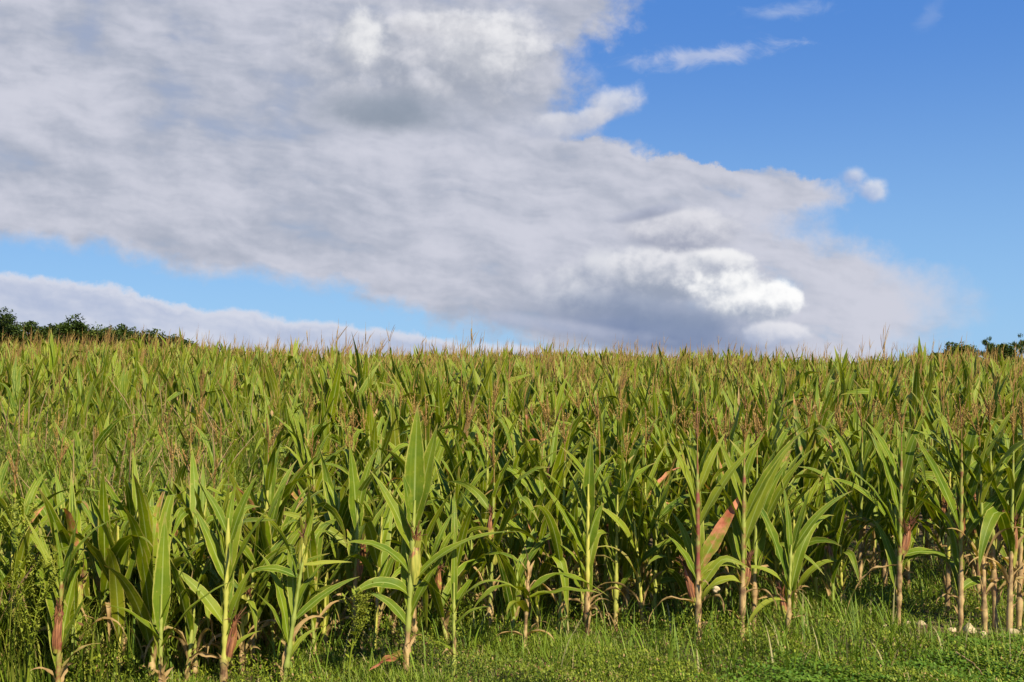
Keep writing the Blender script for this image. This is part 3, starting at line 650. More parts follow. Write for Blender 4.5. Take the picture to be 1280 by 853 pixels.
hero(1196, 786, 'corn plant with a dark red ear held upright at mid stalk behind pale stones', 17, h=1.05, lean=0.02, r0=0.014, dry_h=0.40, sred=0.55, tdark=0.5, group=FRONT, leaves=[
    lf(0.22, 20, 0.46, 0.07, 12, 155, rn=0.5, pw=0.6), lf(0.55, 180, 0.66, 0.09, 18, 18, rn=0.25), lf(0.60, 5, 0.66, 0.09, 16, 24, rn=0.35), lf(0.48, 182, 0.50, 0.07, 24, 60, rn=0.3), lf(0.50, 0, 0.5, 0.075, 30, 34, rn=0.3),
    lf(0.72, 170, 0.60, 0.08, 10, 16, rn=0.35), lf(0.80, 15, 0.56, 0.08, 10, 20, rn=0.4), lf(0.9, 190, 0.4, 0.06, 12, 22, rn=0.5), lf(0.18, 190, 0.2, 0.03, 50, 110, dry=1, fold=1)], ears=[ear(0.46, 70, 2, 0.24, 0.026, 0.9)])
hero(1180, 766, 'corn plant with an orange-yellow sheath half hidden left of the dark red ear', 18, h=1.0, r0=0.012, dry_h=0.3, syel=0.9, sred=0.3, group=FRONT, nleaf=8, dry=0.2, hue=0.35, az0=0.1)
for i, (px, py, lab, er) in enumerate([
        (1226, 787, 'leftmost papery tan stalk of the four-plant clump by the right hand stones', ()),
        (1239, 785, 'second stalk from the left in the four-plant clump carrying a pink-purple ear', (ear(0.46, 20, 16, 0.20, 0.024, 0.85),)),
        (1256, 789, 'front stalk of the right hand clump with shredded straw sheath and slim pink ear', (ear(0.38, 20, 6, 0.24, 0.018, 0.75),)),
        (1268, 783, 'rightmost stalk of the four-plant clump beside the frame edge', ())]):
    hero(px, py, lab, 30 + i, h=1.02 + 0.05 * (i % 2), lean=0.04 * (1 if i > 1 else -0.3), r0=0.015, dry_h=0.48, sred=0.3, group=FRONT, nleaf=9, dry=0.34, hue=0.3, az0=0.25 * i - 0.3, ears=er, vig=1.05, erect=1.2)
# the left hand side, standing in the weeds
hero(283, 858, 'bright green corn plant with purple ear low on yellow stem in left weeds', 20, h=0.80, lean=0.02, r0=0.013, dry_h=0.16, syel=0.6, sred=0.1, tassel=False, group=FRONT, leaves=[
    lf(0.30, 178, 0.44, 0.075, 32, 34, rn=0.75, yel=0.2), lf(0.24, 10, 0.40, 0.09, 14, 16, rn=0.7, yel=0.1), lf(0.46, 8, 0.48, 0.085, 18, 22, rn=0.6), lf(0.50, 170, 0.42, 0.08, 22, 8, rn=0.55), lf(0.58, 185, 0.46, 0.08, 14, 12, rn=0.5),
    lf(0.64, 5, 0.42, 0.075, 14, 16, rn=0.6), lf(0.70, 95, 0.36, 0.06, 4, 8, rn=0.5), lf(0.14, 182, 0.30, 0.045, 60, 100, dry=0.95, fold=0.8, wave=0.2), lf(0.12, 12, 0.26, 0.04, 24, 60, yel=0.4), lf(0.72, 180, 0.34, 0.05, 20, 30, rn=0.5)],
    ears=[ear(0.14, 15, 10, 0.19, 0.024, 1.0)])
hero(78, 878, 'corn plant with one dark leaf over a purple ear at weedy left corner', 21, h=0.55, lean=0.02, r0=0.012, dry_h=0.0, sred=0.6, tassel=False, group=FRONT, leaves=[
    lf(0.40, 10, 0.46, 0.09, 6, 8, rn=0.15), lf(0.20, 20, 0.34, 0.09, 14, 20, rn=0.1), lf(0.5, 178, 0.42, 0.035, 24, 6, rn=0.7, yel=0.4), lf(0.5, 100, 0.4, 0.05, 5, 10, rn=0.5), lf(0.52, 5, 0.44, 0.05, 14, 60, rn=0.2)], ears=[ear(0.24, 190, -4, 0.18, 0.02, 1.0)])
hero(205, 880, 'low corn plant with leaves spreading right above weeds near the left bottom corner', 22, h=0.5, lean=0.0, r0=0.010, tassel=False, group=FRONT, leaves=[
    lf(0.26, 5, 0.44, 0.07, 30, 42, rn=0.65), lf(0.34, 95, 0.52, 0.08, 3, 8, rn=0.5), lf(0.38, 10, 0.36, 0.055, 18, 20, rn=0.5), lf(0.3, 185, 0.34, 0.07, 40, 50, rn=0.6), lf(0.2, 170, 0.2, 0.04, 12, 10, yel=0.7)])
hero(130, 850, 'slim weathered corn plant with a copper ear near the weedy left corner', 23, h=0.75, lean=0.03, r0=0.011, syel=0.4, group=FRONT, nleaf=7, hue=0.55, tassel=False, ears=[ear(0.42, 30, 12, 0.17, 0.022, 0.6, 0.3)])
hero(15, 850, 'corn plant with upright pinkish tassel at the far left edge over weeds', 24, h=0.85, r0=0.011, group=FRONT, nleaf=8, hue=0.6, tdark=0.3)
hero(236, 800, 'corn plant bearing one dusty pink ear on a yellow stem amid the left weeds', 25, h=0.80, r0=0.011, syel=0.8, dry_h=0.05, group=FRONT, nleaf=7, hue=0.5, tassel=True, ears=[ear(0.40, 180, 2, 0.20, 0.024, 0.7, 0.35)])
hero(186, 815, 'corn plant bearing a crimson ear tilted left above the bottom left weeds', 26, h=0.7, r0=0.011, group=FRONT, nleaf=7, hue=0.6, tassel=False, ears=[ear(0.30, 20, 22, 0.17, 0.022, 1.0)])
hero(330, 800, 'corn plant behind the thin leaning one with a straight yellow stem and broad leaf', 27, h=0.95, r0=0.011, syel=0.6, group=FRONT, nleaf=8, hue=0.5)
hero(612, 790, 'corn plant with both a small yellow husk and a rusty pink ear', 28, h=0.86, r0=0.012, group=FRONT, nleaf=8, hue=0.3, tassel=True, ears=[ear(0.40, 10, 8, 0.14, 0.024, 0.25), ear(0.52, 190, -2, 0.17, 0.022, 0.8)])
hero(700, 770, 'corn plant with a tan-tipped tassel rising behind the collapsed plant', 29, h=0.95, r0=0.012, group=FRONT, nleaf=9, hue=0.4)
hero(890, 760, 'shaded corn plant seen between the pink-leaved plant and the peeling stalk', 36, h=0.95, r0=0.012, group=FRONT, nleaf=8, hue=0.3)

FILL = 'stunted young corn plants filling the front edge'
for i in range(124):
    q = np.random.default_rng(900 + i)
    for _ in range(30):
        px = q.uniform(-10, 1050) if i % 2 else q.uniform(-20, 430); x = (px - 640) / FPX * 6.2
        lo = np.interp(x, [-3, -1.6, -1.0, 0, 0.9, 1.6], [4.95, 5.2, 5.7, 6.05, 6.1, 6.4]); y = lo + q.uniform(0, 0.9)
        x = (px - 640) / FPX * y
        if min(math.hypot(x - a, y - b) for a, b in HEROES) > 0.14: break
    HEROES.append((x, y)); hh = q.uniform(0.30, 0.85)
    corn((x, y, float(gz(x, y)) - .01), q, h=hh, lean=q.normal(0, .08), laz=q.uniform(0, 6.28), nleaf=int(q.integers(7, 12)), vig=0.45 + 0.55 * hh + q.uniform(0, 0.15), dry=q.uniform(0, .5), red=0.06, hue=q.uniform(.2, .7), tassel=False,
         r0=0.008, dry_h=q.uniform(0, .2), sred=0.1, syel=q.uniform(0, .8), erect=q.uniform(0.9, 1.4),
         ears=[ear(hh * .5, q.uniform(0, 360), 8, .15, .02, q.uniform(.2, .9), q.uniform(0, .5))] if q.random() < .45 else (),
         label='short leafy corn plant filling a gap between the taller front edge plants', group=FILL)

# ---- the field behind: rows, the nearest plants each a thing, the rest one mass
def field_points():
    pts = []
    y = 5.3
    while y < 44:
        half = y * 0.4665 * 1.12 + 1.2
        sp = 0.165 if y < 14 else (0.19 if y < 28 else 0.21)
        xs = np.arange(-half, half, sp)
        xs = xs + rng.normal(0, 0.05, len(xs)); yy = y + rng.normal(0, 0.09, len(xs)) + 0.03 * xs
        pts.append(np.stack([xs, yy], 1)); y += 0.60 if y < 28 else 0.66
    return np.concatenate(pts)
FP = field_points()
def edge(x):   # front limit of the dense stand
    return np.interp(x, [-4, -2.2, -1.4, -0.7, 0.0, 0.9, 1.5, 1.7, 2.2, 3.2, 5], [5.3, 5.4, 5.8, 6.25, 6.2, 6.35, 6.5, 7.2, 6.95, 6.7, 6.6])
keep = FP[:, 1] > edge(FP[:, 0])
x_, y_ = FP[:, 0], FP[:, 1]
# weedy, thin stand on the left: fewer plants
sparse = np.clip((-0.9 - x_) / 0.8, 0, 1) * np.clip((10.5 - y_) / 2.0, 0, 1)
sparse = np.maximum(sparse, np.exp(-(((x_ + 3.3) / 1.3) ** 2 + ((y_ - 9.8) / 1.3) ** 2)))
keep &= rng.random(len(FP)) > sparse * 0.66
hp = np.array(HEROES)
dmin = np.min(np.hypot(FP[:, None, 0] - hp[None, :, 0], FP[:, None, 1] - hp[None, :, 1]), 1)
keep &= dmin > 0.11
FP = FP[keep]; FP = FP[np.argsort(FP[:, 1] + 0.0 * FP[:, 0])]
vis = np.abs(FP[:, 0]) < FP[:, 1] * 0.4665 * 1.03 + 0.1
idx = np.where(vis)[0][:300 - len(HEROES)]
ind = np.zeros(len(FP), bool); ind[idx] = True
def hscale(x, y):
    return 1.0 + 0.10 * np.clip((y - 8) / 10, 0, 1) + 0.07 * np.sin(x * 0.45 + y * 0.21) + 0.04 * np.sin(x * 1.3 - y * 0.5 + 2)
bands = [(-99, -1.5, 'green corn plant in the thin weedy left part of the field', 'corn plants in the weedy left rows'),
         (-1.5, 1.1, 'green corn plant packed in the dense middle rows behind the front edge', 'corn plants in the dense middle rows'),
         (1.1, 99, 'green corn plant packed in the dense shaded rows behind the right edge', 'corn plants in the dense right rows')]
for i in idx:
    x, y = FP[i]; rs = np.random.default_rng(1000 + int(i))
    s = float(hscale(x, y)) * rs.uniform(0.86, 1.08)
    lft = x < -1.0 and y < 10
    if lft: s *= rs.uniform(0.78, 1.0)
    b = next(b for b in bands if b[0] <= x < b[1])
    ears = [ear(rs.uniform(0.38, 0.6) * s, rs.uniform(0, 360), rs.uniform(3, 20), rs.uniform(0.15, 0.2), 0.023, rs.uniform(0.2, 0.9), rs.uniform(0, 0.3))] if rs.random() < 0.62 else ()
    corn((x, y, float(gz(x, y)) - 0.01), rs, h=0.96 * s, lean=rs.normal(0, 0.03), laz=rs.uniform(0, 6.28), nleaf=int(rs.integers(10, 14)), vig=s * 0.98, dry=0.16, red=0.03,
         hue=float(rs.normal(0.36, 0.22) + (0.12 if lft else 0)), tassel=rs.random() < 0.55, tdark=rs.uniform(0.1, 0.6), ears=ears, r0=0.011, dry_h=rs.uniform(0.1, 0.4), sred=rs.uniform(0, 0.4),
         syel=rs.uniform(0, 0.5), label=b[2], group=b[3], erect=1.35)

def mass(points, m):
    """vectorised plants for the far mass: three levels of detail"""
    for lo, hi, nl, ns, nc, nbr in ((0, 13, 10, 9, 5, 5), (13, 26, 9, 6, 3, 3), (26, 99, 7, 4, 3, 2)):
        p = points[(points[:, 1] >= lo) & (points[:, 1] < hi)]; N = len(p)
        if not N: continue
        g = rng
        z = gz(p[:, 0], p[:, 1]); s = hscale(p[:, 0], p[:, 1]) * g.uniform(0.80, 1.13, N) * np.where(g.random(N) < 0.06, 1.12, 1)
        lf_ = (p[:, 0] < -1.0) & (p[:, 1] < 10); s = np.where(lf_, s * g.uniform(0.8, 1, N), s)
        h = 1.0 * s; far = np.clip((p[:, 1] - 12) / 30, 0, 1)
        hue = np.clip(g.normal(0.36, 0.22, N) + far * 0.22, 0, 1)
        root = np.stack([p[:, 0], p[:, 1], z], 1); laz = g.uniform(0, 6.28, N); ln = g.normal(0, 0.04, N)
        topv = np.stack([np.cos(laz) * ln * h, np.sin(laz) * ln * h, h], 1)
        t = np.linspace(0, 1, 4 if hi < 99 else 3)
        P = root[:, None] + topv[:, None] * t[None, :, None]
        G, uv = tubes(P, (0.010 - 0.006 * t)[None] * np.ones((N, 1)), 4 if hi < 99 else 3)
        T = np.zeros((N, 1, 1, 4)); T[:, 0, 0, 0] = g.random(N); T[:, 0, 0, 3] = g.random(N) * 0.5
        m.grid(G, uv, T, 1, True)
        # leaves
        k = np.tile(np.arange(nl), N); pi = np.repeat(np.arange(N), nl); K = N * nl
        f = (k + 0.6) / nl; lo_h = 0.2 if hi < 99 else 0.35
        base = root[pi] + topv[pi] * (lo_h + (0.98 - lo_h) * f)[:, None]
        a0 = g.uniform(0, 6.28, N)
        az = a0[pi] + (k % 2) * math.pi + g.normal(0, 0.4, K)
        big = np.sin(np.minimum(1, f * 1.05 + 0.12) * math.pi) ** 0.5
        L = s[pi] * (0.36 + 0.30 * big) * g.uniform(0.85, 1.12, K); W = s[pi] * (0.047 + 0.035 * big) * g.uniform(0.85, 1.15, K) * (1.0 if hi < 99 else 1.1)
        th = np.radians(g.uniform(4, 20, K)); bd = np.radians(g.uniform(4, 46, K) * (1.2 - 0.6 * f))
        ka = np.where(g.random(K) < 0.2, np.radians(g.uniform(50, 110, K)), 0); kt = np.where(ka > 0, g.uniform(0.4, 0.8, K), 2.0)
        dry = np.where((f < 0.3) & (g.random(K) < 0.5), g.uniform(0.5, 1, K), 0) 
        dry = np.where(g.random(K) < 0.02, 0.9, dry)
        Q, uv = blades(base, az, th, bd, L, W * np.where(dry > 0, 0.5, 1), ns, nc, pw=g.uniform(1.2, 2.6, K), twist=g.normal(0, 0.7, K), roll=g.normal(0, 0.2, K), fold=g.uniform(0.2, 0.5, K),
                       wave=g.uniform(0.02, 0.08, K), freq=g.uniform(1.5, 3, K), kt=kt, ka=ka, ph=g.uniform(0, 6, K), w0=0.35)
        T = np.zeros((K, 1, 1, 4)); T[:, 0, 0, 0] = np.clip(hue[pi] + g.normal(0, 0.2, K), 0, 1); T[:, 0, 0, 1] = dry
        T[:, 0, 0, 3] = np.clip(g.normal(0.03, 0.18, K) + far[pi] * 0.05, 0, 1)
        m.grid(Q, uv, T, 0)
        # tassels
        w = g.random(N) < np.where(p[:, 1] < 20, 0.42, 0.52); q = np.where(w)[0]; nb1 = nbr + 1
        k = np.tile(np.arange(nb1), len(q)); pi = np.repeat(q, nb1); K = len(pi); cen = k == 0
        seg = 5 if hi < 99 else 3
        l = np.where(cen, 0.30, g.uniform(0.14, 0.22, K)) * g.uniform(0.85, 1.2, K)
        off = (np.where(g.random(N) < 0.25, g.uniform(0.10, 0.36, N), 0) + (0.08 if lo < 13 else 0.14))[pi]
        b = root[pi] + topv[pi]; b[:, 2] += np.where(cen, -0.04, off + g.uniform(0, 0.07, K)); l = l * (1 + 0.25 * (lo > 20)); l = np.where(cen, l + off + 0.04, l)
        th = np.where(cen, g.uniform(0, 0.08, K), g.uniform(0.1, 0.5, K)); a = g.uniform(0, 6.28, K)
        dr = np.stack([np.sin(th) * np.cos(a), np.sin(th) * np.sin(a), np.cos(th)], 1)
        tt = np.linspace(0, 1, seg); P = b[:, None] + dr[:, None] * (l[:, None] * tt)[..., None]
        P[..., 0] += (tt ** 2 * 0.03)[None]
        rr = 0.0030 if hi <= 13 else (0.0036 if hi < 99 else 0.0058)
        Rd = rr * g.uniform(0.6, 1.3, (K, seg)); Rd[:, -1] = 0.0008; Rd[cen, 0] = 0.003
        G, uv = tubes(P, Rd, 3)
        T = np.zeros((K, 1, 1, 4)); T[:, 0, 0, 0] = g.random(K); T[:, 0, 0, 2] = g.uniform(0, 0.45, K)
        m.grid(G, uv, T, 2, True)
mm = MB(); mass(FP[~ind], mm)
o = mm.build('corn_field', [M_LEAF, M_STALK, M_TASSEL])
tag(o, 'dense green mass of corn with pinkish brown tassels stretching back to the skyline', 'corn field', kind='stuff')

# ------------------------------------------------------------------ ground cover
def scatter(n, y0, y1, x0=None, x1=None, pw=1.0):
    y = y0 + (y1 - y0) * rng.random(n) ** pw
    half = y * 0.4665 * 1.08 + 1.3
    x = rng.uniform(-1, 1, n) * half
    if x0 is not None:
        x = rng.uniform(x0, x1, n)
    return x, y
def T4(n, rn, dry=0, red=0, yel=0):
    T = np.zeros((n, 1, 1, 4)); T[:, 0, 0, 0] = rn; T[:, 0, 0, 1] = dry; T[:, 0, 0, 2] = red; T[:, 0, 0, 3] = yel; return T
def patch(x, y, s, seed=0):
    return 0.5 + 0.25 * np.sin(x * s + seed) * np.cos(y * s * 1.3 + seed * 2) + 0.25 * np.sin(x * s * 2.3 + y * s * 1.9 + seed)

def short_grass():
    m = MB()
    n = 108000; x, y = scatter(n, 4.9, 8.2, pw=1.15)
    inside = np.clip((y - edge(x) - 0.2) / 0.8, 0, 1); bare = np.exp(-((x - 2.75) / 0.65) ** 4 - ((y - 6.10) / 0.22) ** 2); k = (rng.random(n) > inside * 0.55) & (rng.random(n) > bare * 0.93); x, y = x[k], y[k]; n = len(x)
    pt = patch(x, y, 2.3, 1)
    L = rng.uniform(0.04, 0.12, n) * (0.35 + 1.3 * pt ** 1.5)
    Q, uv = blades(np.stack([x, y, gz(x, y)], 1), rng.uniform(0, 6.28, n), rng.uniform(0.05, 0.7, n), rng.uniform(0.2, 1.4, n), L, rng.uniform(0.003, 0.006, n), 3, 2, fold=0, w0=0.8)
    m.grid(Q, uv, T4(n, np.clip(pt + rng.normal(0, .3, n), 0, 1), np.where(rng.random(n) < 0.07, rng.uniform(.4, 1, n), 0), 0, np.clip(rng.normal(0.02, 0.15, n), 0, 1)))
    # taller meadow grass, thickest right of the middle and at the foot of the stand
    n = 14000; x, y = scatter(n, 5.1, 8.4)
    d = np.exp(-((x - 1.5) / 0.6) ** 2) * (0.4 + 0.8 * patch(x, y, 5, 2)) + 0.25 * (patch(x, y, 4.1, 9) > .62) + 0.30 * (y > edge(x) - 0.3) + 0.35 * np.exp(-((x + 1.1) / 0.25) ** 2)
    k = (rng.random(n) < d + 0.05) & ~((x > 2.1) & (y > 5.75) & (y < 6.4)); x, y = x[k], y[k]; n = len(x)
    Q, uv = blades(np.stack([x, y, gz(x, y)], 1), rng.uniform(0, 6.28, n), rng.uniform(0.05, 0.4, n), rng.uniform(0.2, 1.7, n), rng.uniform(0.14, 0.34, n), rng.uniform(0.004, 0.009, n), 6, 2, fold=0, w0=0.7)
    m.grid(Q, uv, T4(n, rng.uniform(0.2, 1, n), np.where(rng.random(n) < 0.08, .8, 0)))
    tag(m.build('short_grass', M_GRASS), 'rough green grass strip along the foot of the corn', 'grass', kind='stuff')
def ground_cover():
    """low weeds of small leaves"""
    m = MB()
    n = 170000; x, y = scatter(n, 4.9, 8.6, pw=1.2)
    bare = np.exp(-((x - 2.75) / 0.65) ** 4 - ((y - 6.10) / 0.22) ** 2); k = rng.random(n) > bare * 0.93; x, y = x[k], y[k]; n = len(x)
    bump = patch(x, y, 3.1, 4) * (1 - 0.8 * bare[k]); hh = 0.02 + 0.20 * bump ** 2
    z = gz(x, y) + hh * rng.random(n) ** 0.6
    Q, uv = blades(np.stack([x, y, z], 1), rng.uniform(0, 6.28, n), rng.uniform(0.3, 1.5, n), rng.uniform(-0.2, 0.9, n), rng.uniform(0.008, 0.022, n), rng.uniform(0.004, 0.010, n), 2, 2, fold=0, w0=0.5, peak=0.5)
    m.grid(Q, uv, T4(n, np.clip(patch(x, y, 1.7, 2) + rng.normal(0, .3, n), 0, 1), np.where(rng.random(n) < 0.06, 1, 0), np.where(rng.random(n) < 0.03, 1, 0), np.clip(rng.normal(0, 0.2, n), 0, .6)))
    tag(m.build('low_weeds', M_WEED), 'carpet of tiny-leaved weeds between the grass blades and corn stalks', 'weeds', kind='stuff')
def clover():
    m = MB(); n = 34000
    x = rng.uniform(0.6, 3.1, n); y = rng.uniform(4.95, 6.1, n)
    k = (y + rng.normal(0, 0.10, n) < 5.3 + 0.26 * (x - 1.5) - 0.25 * (x < 1.4) * rng.random(n) + 0.14 * np.sin(x * 6) + 0.08 * np.sin(x * 17 + y * 9)) ; x, y = x[k], y[k]; n = len(x)
    z = gz(x, y) + 0.05 + 0.05 * patch(x, y, 7, 3) * rng.random(n) ** 0.5
    Q, uv = blades(np.stack([x, y, z], 1), rng.uniform(0, 6.28, n), rng.uniform(0.7, 1.5, n), rng.uniform(0, 0.4, n), rng.uniform(0.012, 0.022, n), rng.uniform(0.010, 0.017, n), 3, 2, fold=0, w0=0.25, peak=0.6)
    m.grid(Q, uv, T4(n, rng.random(n), 0, 0, np.clip(rng.normal(0, 0.1, n), 0, 1)))
    # a few more patches at the very bottom
    tag(m.build('clover', M_CLOVER), 'fresh bright green clover patch in the bottom right corner', 'clover', kind='stuff')
def tall_weeds():
    """the weed thicket on the left: tall grasses, leafy stems and brown seed heads"""
    m = MB()
    def area(n):
        x = rng.uniform(-5.6, 0.2, n); y = 4.75 + 6.2 * rng.random(n) ** 1.15
        d = np.clip((-0.95 - x) / 0.8, 0, 1) * np.clip((11.2 - y) / 1.2, 0, 1)
        d = np.maximum(d, 0.30 * ((y > edge(x)) & (y < 8.2)))
        ins = np.abs(x) < y * 0.4665 * 1.08 + 0.4
        front = y > np.interp(x, [-3, -1.9, -1.3, -0.6], [4.7, 4.95, 5.5, 6.0])
        k = (rng.random(n) < d) & ins & front
        return x[k], y[k]
    def hw(x, y): return (0.34 + 0.46 * np.clip((-1.1 - x) / 1.0, 0, 1)) * (0.6 + 0.8 * patch(x, y, 2.2, 6)) * np.clip(0.6 + (y - 5) * .25, 0.6, 1.05)
    x, y = area(85000); n = len(x); h = hw(x, y)
    Q, uv = blades(np.stack([x, y, gz(x, y)], 1), rng.uniform(0, 6.28, n), rng.uniform(0.03, 0.35, n), rng.uniform(0.2, 1.8, n), h * rng.uniform(0.5, 1.35, n), rng.uniform(0.004, 0.011, n), 6, 2, fold=0, w0=0.7, pw=1.8)
    m.grid(Q, uv, T4(n, rng.uniform(0.2, 1, n), np.where(rng.random(n) < 0.08, rng.uniform(.3, 1, n), 0), 0, np.clip(rng.normal(0.10, 0.2, n), 0, 1)), 0)
    # leafy stems
    x, y = area(1300); n = len(x); h = hw(x, y) * rng.uniform(0.7, 1.25, n); seg = 5
    t = np.linspace(0, 1, seg); az = rng.uniform(0, 6.28, n); ln = rng.uniform(0, 0.35, n)
    P = np.stack([x[:, None] + np.cos(az)[:, None] * ln[:, None] * h[:, None] * t ** 1.5, y[:, None] + np.sin(az)[:, None] * ln[:, None] * h[:, None] * t ** 1.5, gz(x, y)[:, None] + h[:, None] * t], -1)
    G, uv = tubes(P, np.full((n, seg), 0.0028) * (1.2 - t), 3); m.grid(G, uv, T4(n, rng.random(n), 0, np.where(rng.random(n) < .4, .7, 0)), 1, True)
    K = 17; tt = rng.uniform(0.25, 1, (n, K)); bs = np.stack([np.stack([np.interp(tt[i], t, P[i, :, c]) for c in range(3)], -1) for i in range(n)]).reshape(-1, 3); N = n * K
    Q, uv = blades(bs, rng.uniform(0, 6.28, N), rng.uniform(0.6, 1.4, N), rng.uniform(-.1, 0.9, N), rng.uniform(0.03, 0.085, N), rng.uniform(0.010, 0.028, N), 4, 3, fold=0.3, w0=0.2, peak=0.45)
    pr = np.repeat(rng.random(n), K)
    m.grid(Q, uv, T4(N, np.clip(pr + rng.normal(0, 0.2, N), 0, 1), np.where(rng.random(N) < 0.08, 1, 0), np.where((pr > .93) & (rng.random(N) < .5), .8, 0), np.clip(rng.normal(0, 0.2, N), 0, .8)), 1)
    # brown seed heads on wiry stems
    x, y = area(1800); n = len(x); h = hw(x, y) * rng.uniform(0.8, 1.3, n); az = rng.uniform(0, 6.28, n); seg = 7; t = np.linspace(0, 1, seg)
    ln = rng.uniform(0, 0.5, n)
    P = np.stack([x[:, None] + np.cos(az)[:, None] * ln[:, None] * h[:, None] * t ** 2, y[:, None] + np.sin(az)[:, None] * ln[:, None] * h[:, None] * t ** 2, gz(x, y)[:, None] + h[:, None] * (t - 0.1 * ln[:, None] * t ** 3)], -1)
    rad = np.array([.0014, .0014, .0012, .0012, .0012, .0050, .0015]) * rng.uniform(.7, 1.2, (n, 1))
    G, uv = tubes(P, rad, 4); m.grid(G, uv, T4(n, rng.random(n)), 2, True)
    tag(m.build('tall_weeds', [M_GRASS, M_WEED, M_SEED]), 'thicket of tall weeds and seeding grasses filling the left side between corn plants', 'weeds', kind='stuff')
short_grass(); ground_cover(); clover(); tall_weeds()

# ------------------------------------------------------------------ single weeds, stones, twigs, a snail
def fat_hen(px, py, h, label, seed):
    rs = np.random.default_rng(seed); x, y, z = at(px, py); e = empty('tall_weed', (x, y, z)); tag(e, label, 'weed', 'pale seeding weeds at the left edge')
    seg = 8; t = np.linspace(0, 1, seg); P = np.stack([0.08 * t ** 2, 0 * t, h * t], -1)[None]
    nb = 14; bt = rs.uniform(0.35, 0.95, nb); B = []
    for q in bt:
        a = rs.uniform(0, 6.28); l = (1.05 - q) * h * 0.5 + 0.05; s = np.linspace(0, 1, seg)
        p0 = np.array([0.08 * q * q, 0, h * q]); B.append(p0 + np.stack([np.cos(a) * l * 0.55 * s, np.sin(a) * l * 0.55 * s, l * s ** 1.2], -1))
    AP = np.concatenate([P, np.array(B)]); G, uv = tubes(AP, np.concatenate([[0.005 * (1.15 - t)], np.tile(0.0022 * (1.1 - t), (nb, 1))]), 5)
    m = MB(); m.grid(G, uv, T4(len(AP), .6), 0, True); m.build('stem', M_WEED, e)
    N = 130; i = rs.integers(0, len(AP), N); j = rs.integers(1, seg, N); b = AP[i, j]
    Q, uv = blades(b, rs.uniform(0, 6.28, N), rs.uniform(.5, 1.3, N), rs.uniform(0, .6, N), rs.uniform(.02, .05, N), rs.uniform(.008, .02, N), 3, 3, w0=.2, peak=.4)
    m = MB(); m.grid(Q, uv, T4(N, rs.uniform(.3, 1, N), 0, 0, rs.uniform(0, .3, N))); m.build('foliage', M_WEED, e)
    N = 1000; i = rs.integers(0, len(AP), N); j = rs.integers(seg // 2, seg, N); b = AP[i, j] + rs.normal(0, .008, (N, 3))
    Q, uv = blades(b, rs.uniform(0, 6.28, N), rs.uniform(.0, 2, N), 0., rs.uniform(.005, .010, N), .006, 2, 2, fold=0, w0=.6)
    m = MB(); m.grid(Q, uv, T4(N, rs.uniform(.6, 1, N), 0, 0, rs.uniform(.1, .5, N))); m.build('seed_cluster', M_WEED, e)
fat_hen(12, 870, 0.85, 'tall pale weed with clustered green seeds at the lower left frame edge', 51)
fat_hen(40, 880, 0.62, 'shorter pale seeding weed standing right of the tall one in the left corner', 52)
fat_hen(438, 850, 0.40, 'feathery grey-green weed growing between the thin leaning and large-eared corn plants', 53)

def stone(px, py, w, label, seed, flat=0.6):
    rs = np.random.default_rng(seed); x, y, z = at(px, py); w = w * 1.25
    n, k = 12, 18; th = np.linspace(0.02, math.pi - 0.02, n); ph = np.arange(k) / k * 6.283
    d = np.stack([np.sin(th)[:, None] * np.cos(ph), np.sin(th)[:, None] * np.sin(ph), np.cos(th)[:, None] * np.ones(k)], -1)
    r = 1.0; 
    for _ in range(9):
        v = rs.normal(0, 1, 3); v /= np.linalg.norm(v); r = r - 0.45 * np.clip(d @ v - rs.uniform(0.45, 0.75), 0, 1)
    P = d * np.broadcast_to(r, d.shape[:2])[..., None] * np.array([w, w * rs.uniform(.6, .9), w * flat]) / 2
    m = MB(); m.grid(P[None], np.zeros((1, 1, 1, 2)), np.zeros(4), 0, True)
    o = m.build('stone', M_STONE, smooth=False); o.location = (x, y, z + w * flat * 0.36 + 0.02); o.rotation_euler = (0, 0, rs.uniform(0, 6))
    tag(o, label, 'stone', 'pale stones at the foot of the right hand corn')
for i, (px, py, w, lab) in enumerate([
        (1207, 793, 0.085, 'largest pale stone on the ground between two papery corn stalks at right'),
        (1224, 796, 0.04, 'small tan stone just right of the largest pale stone'),
        (1147, 784, 0.05, 'flat buff stone left of the dark red-eared corn plant'),
        (1131, 783, 0.035, 'small buff stone under the hanging dead straw leaf'),
        (1262, 796, 0.06, 'rounded pale stone in the grass beneath the slim pink ear'),
        (1273, 799, 0.045, 'pale pebble nearest the right frame edge'),
        (1246, 800, 0.04, 'cream pebble left of the rounded stone below the clump'),
        (1186, 792, 0.045, 'chipped cream stone left of the largest pale stone'),
        (1101, 786, 0.032, 'tiny buff stone farthest left of the scattered stones')]):
    stone(px, py, w, lab, 70 + i)
def twig(pts, r, label, seed):
    P = []
    for px, py, dz in pts:
        x, y, z = at(px, py); P.append((x, y, z + dz))
    P = np.array(P); t = np.linspace(0, 1, len(P)); s = np.linspace(0, 1, 14); rs = np.random.default_rng(seed)
    Q = np.stack([np.interp(s, t, P[:, c]) for c in range(3)], -1) + rs.normal(0, 0.0015, (14, 3))
    G, uv = tubes(Q[None], (r * (1.2 - 0.7 * s))[None], 6); m = MB(); m.grid(G, uv, np.array([.8, .8, 0, 0.]), 0, True)
    tag(m.build('twig', M_STALK, loc=P[0]), label, 'twig', 'dry twigs lying in the grass')
twig([(1190, 838, .10), (1212, 850, .09), (1222, 858, .07)], 0.004, 'dry straw twig lying on the bright clover at the bottom right', 1)
twig([(1277, 858, .02), (1275, 838, .12), (1279, 822, .24)], 0.003, 'thin brown twig sticking up at the right frame edge', 2)

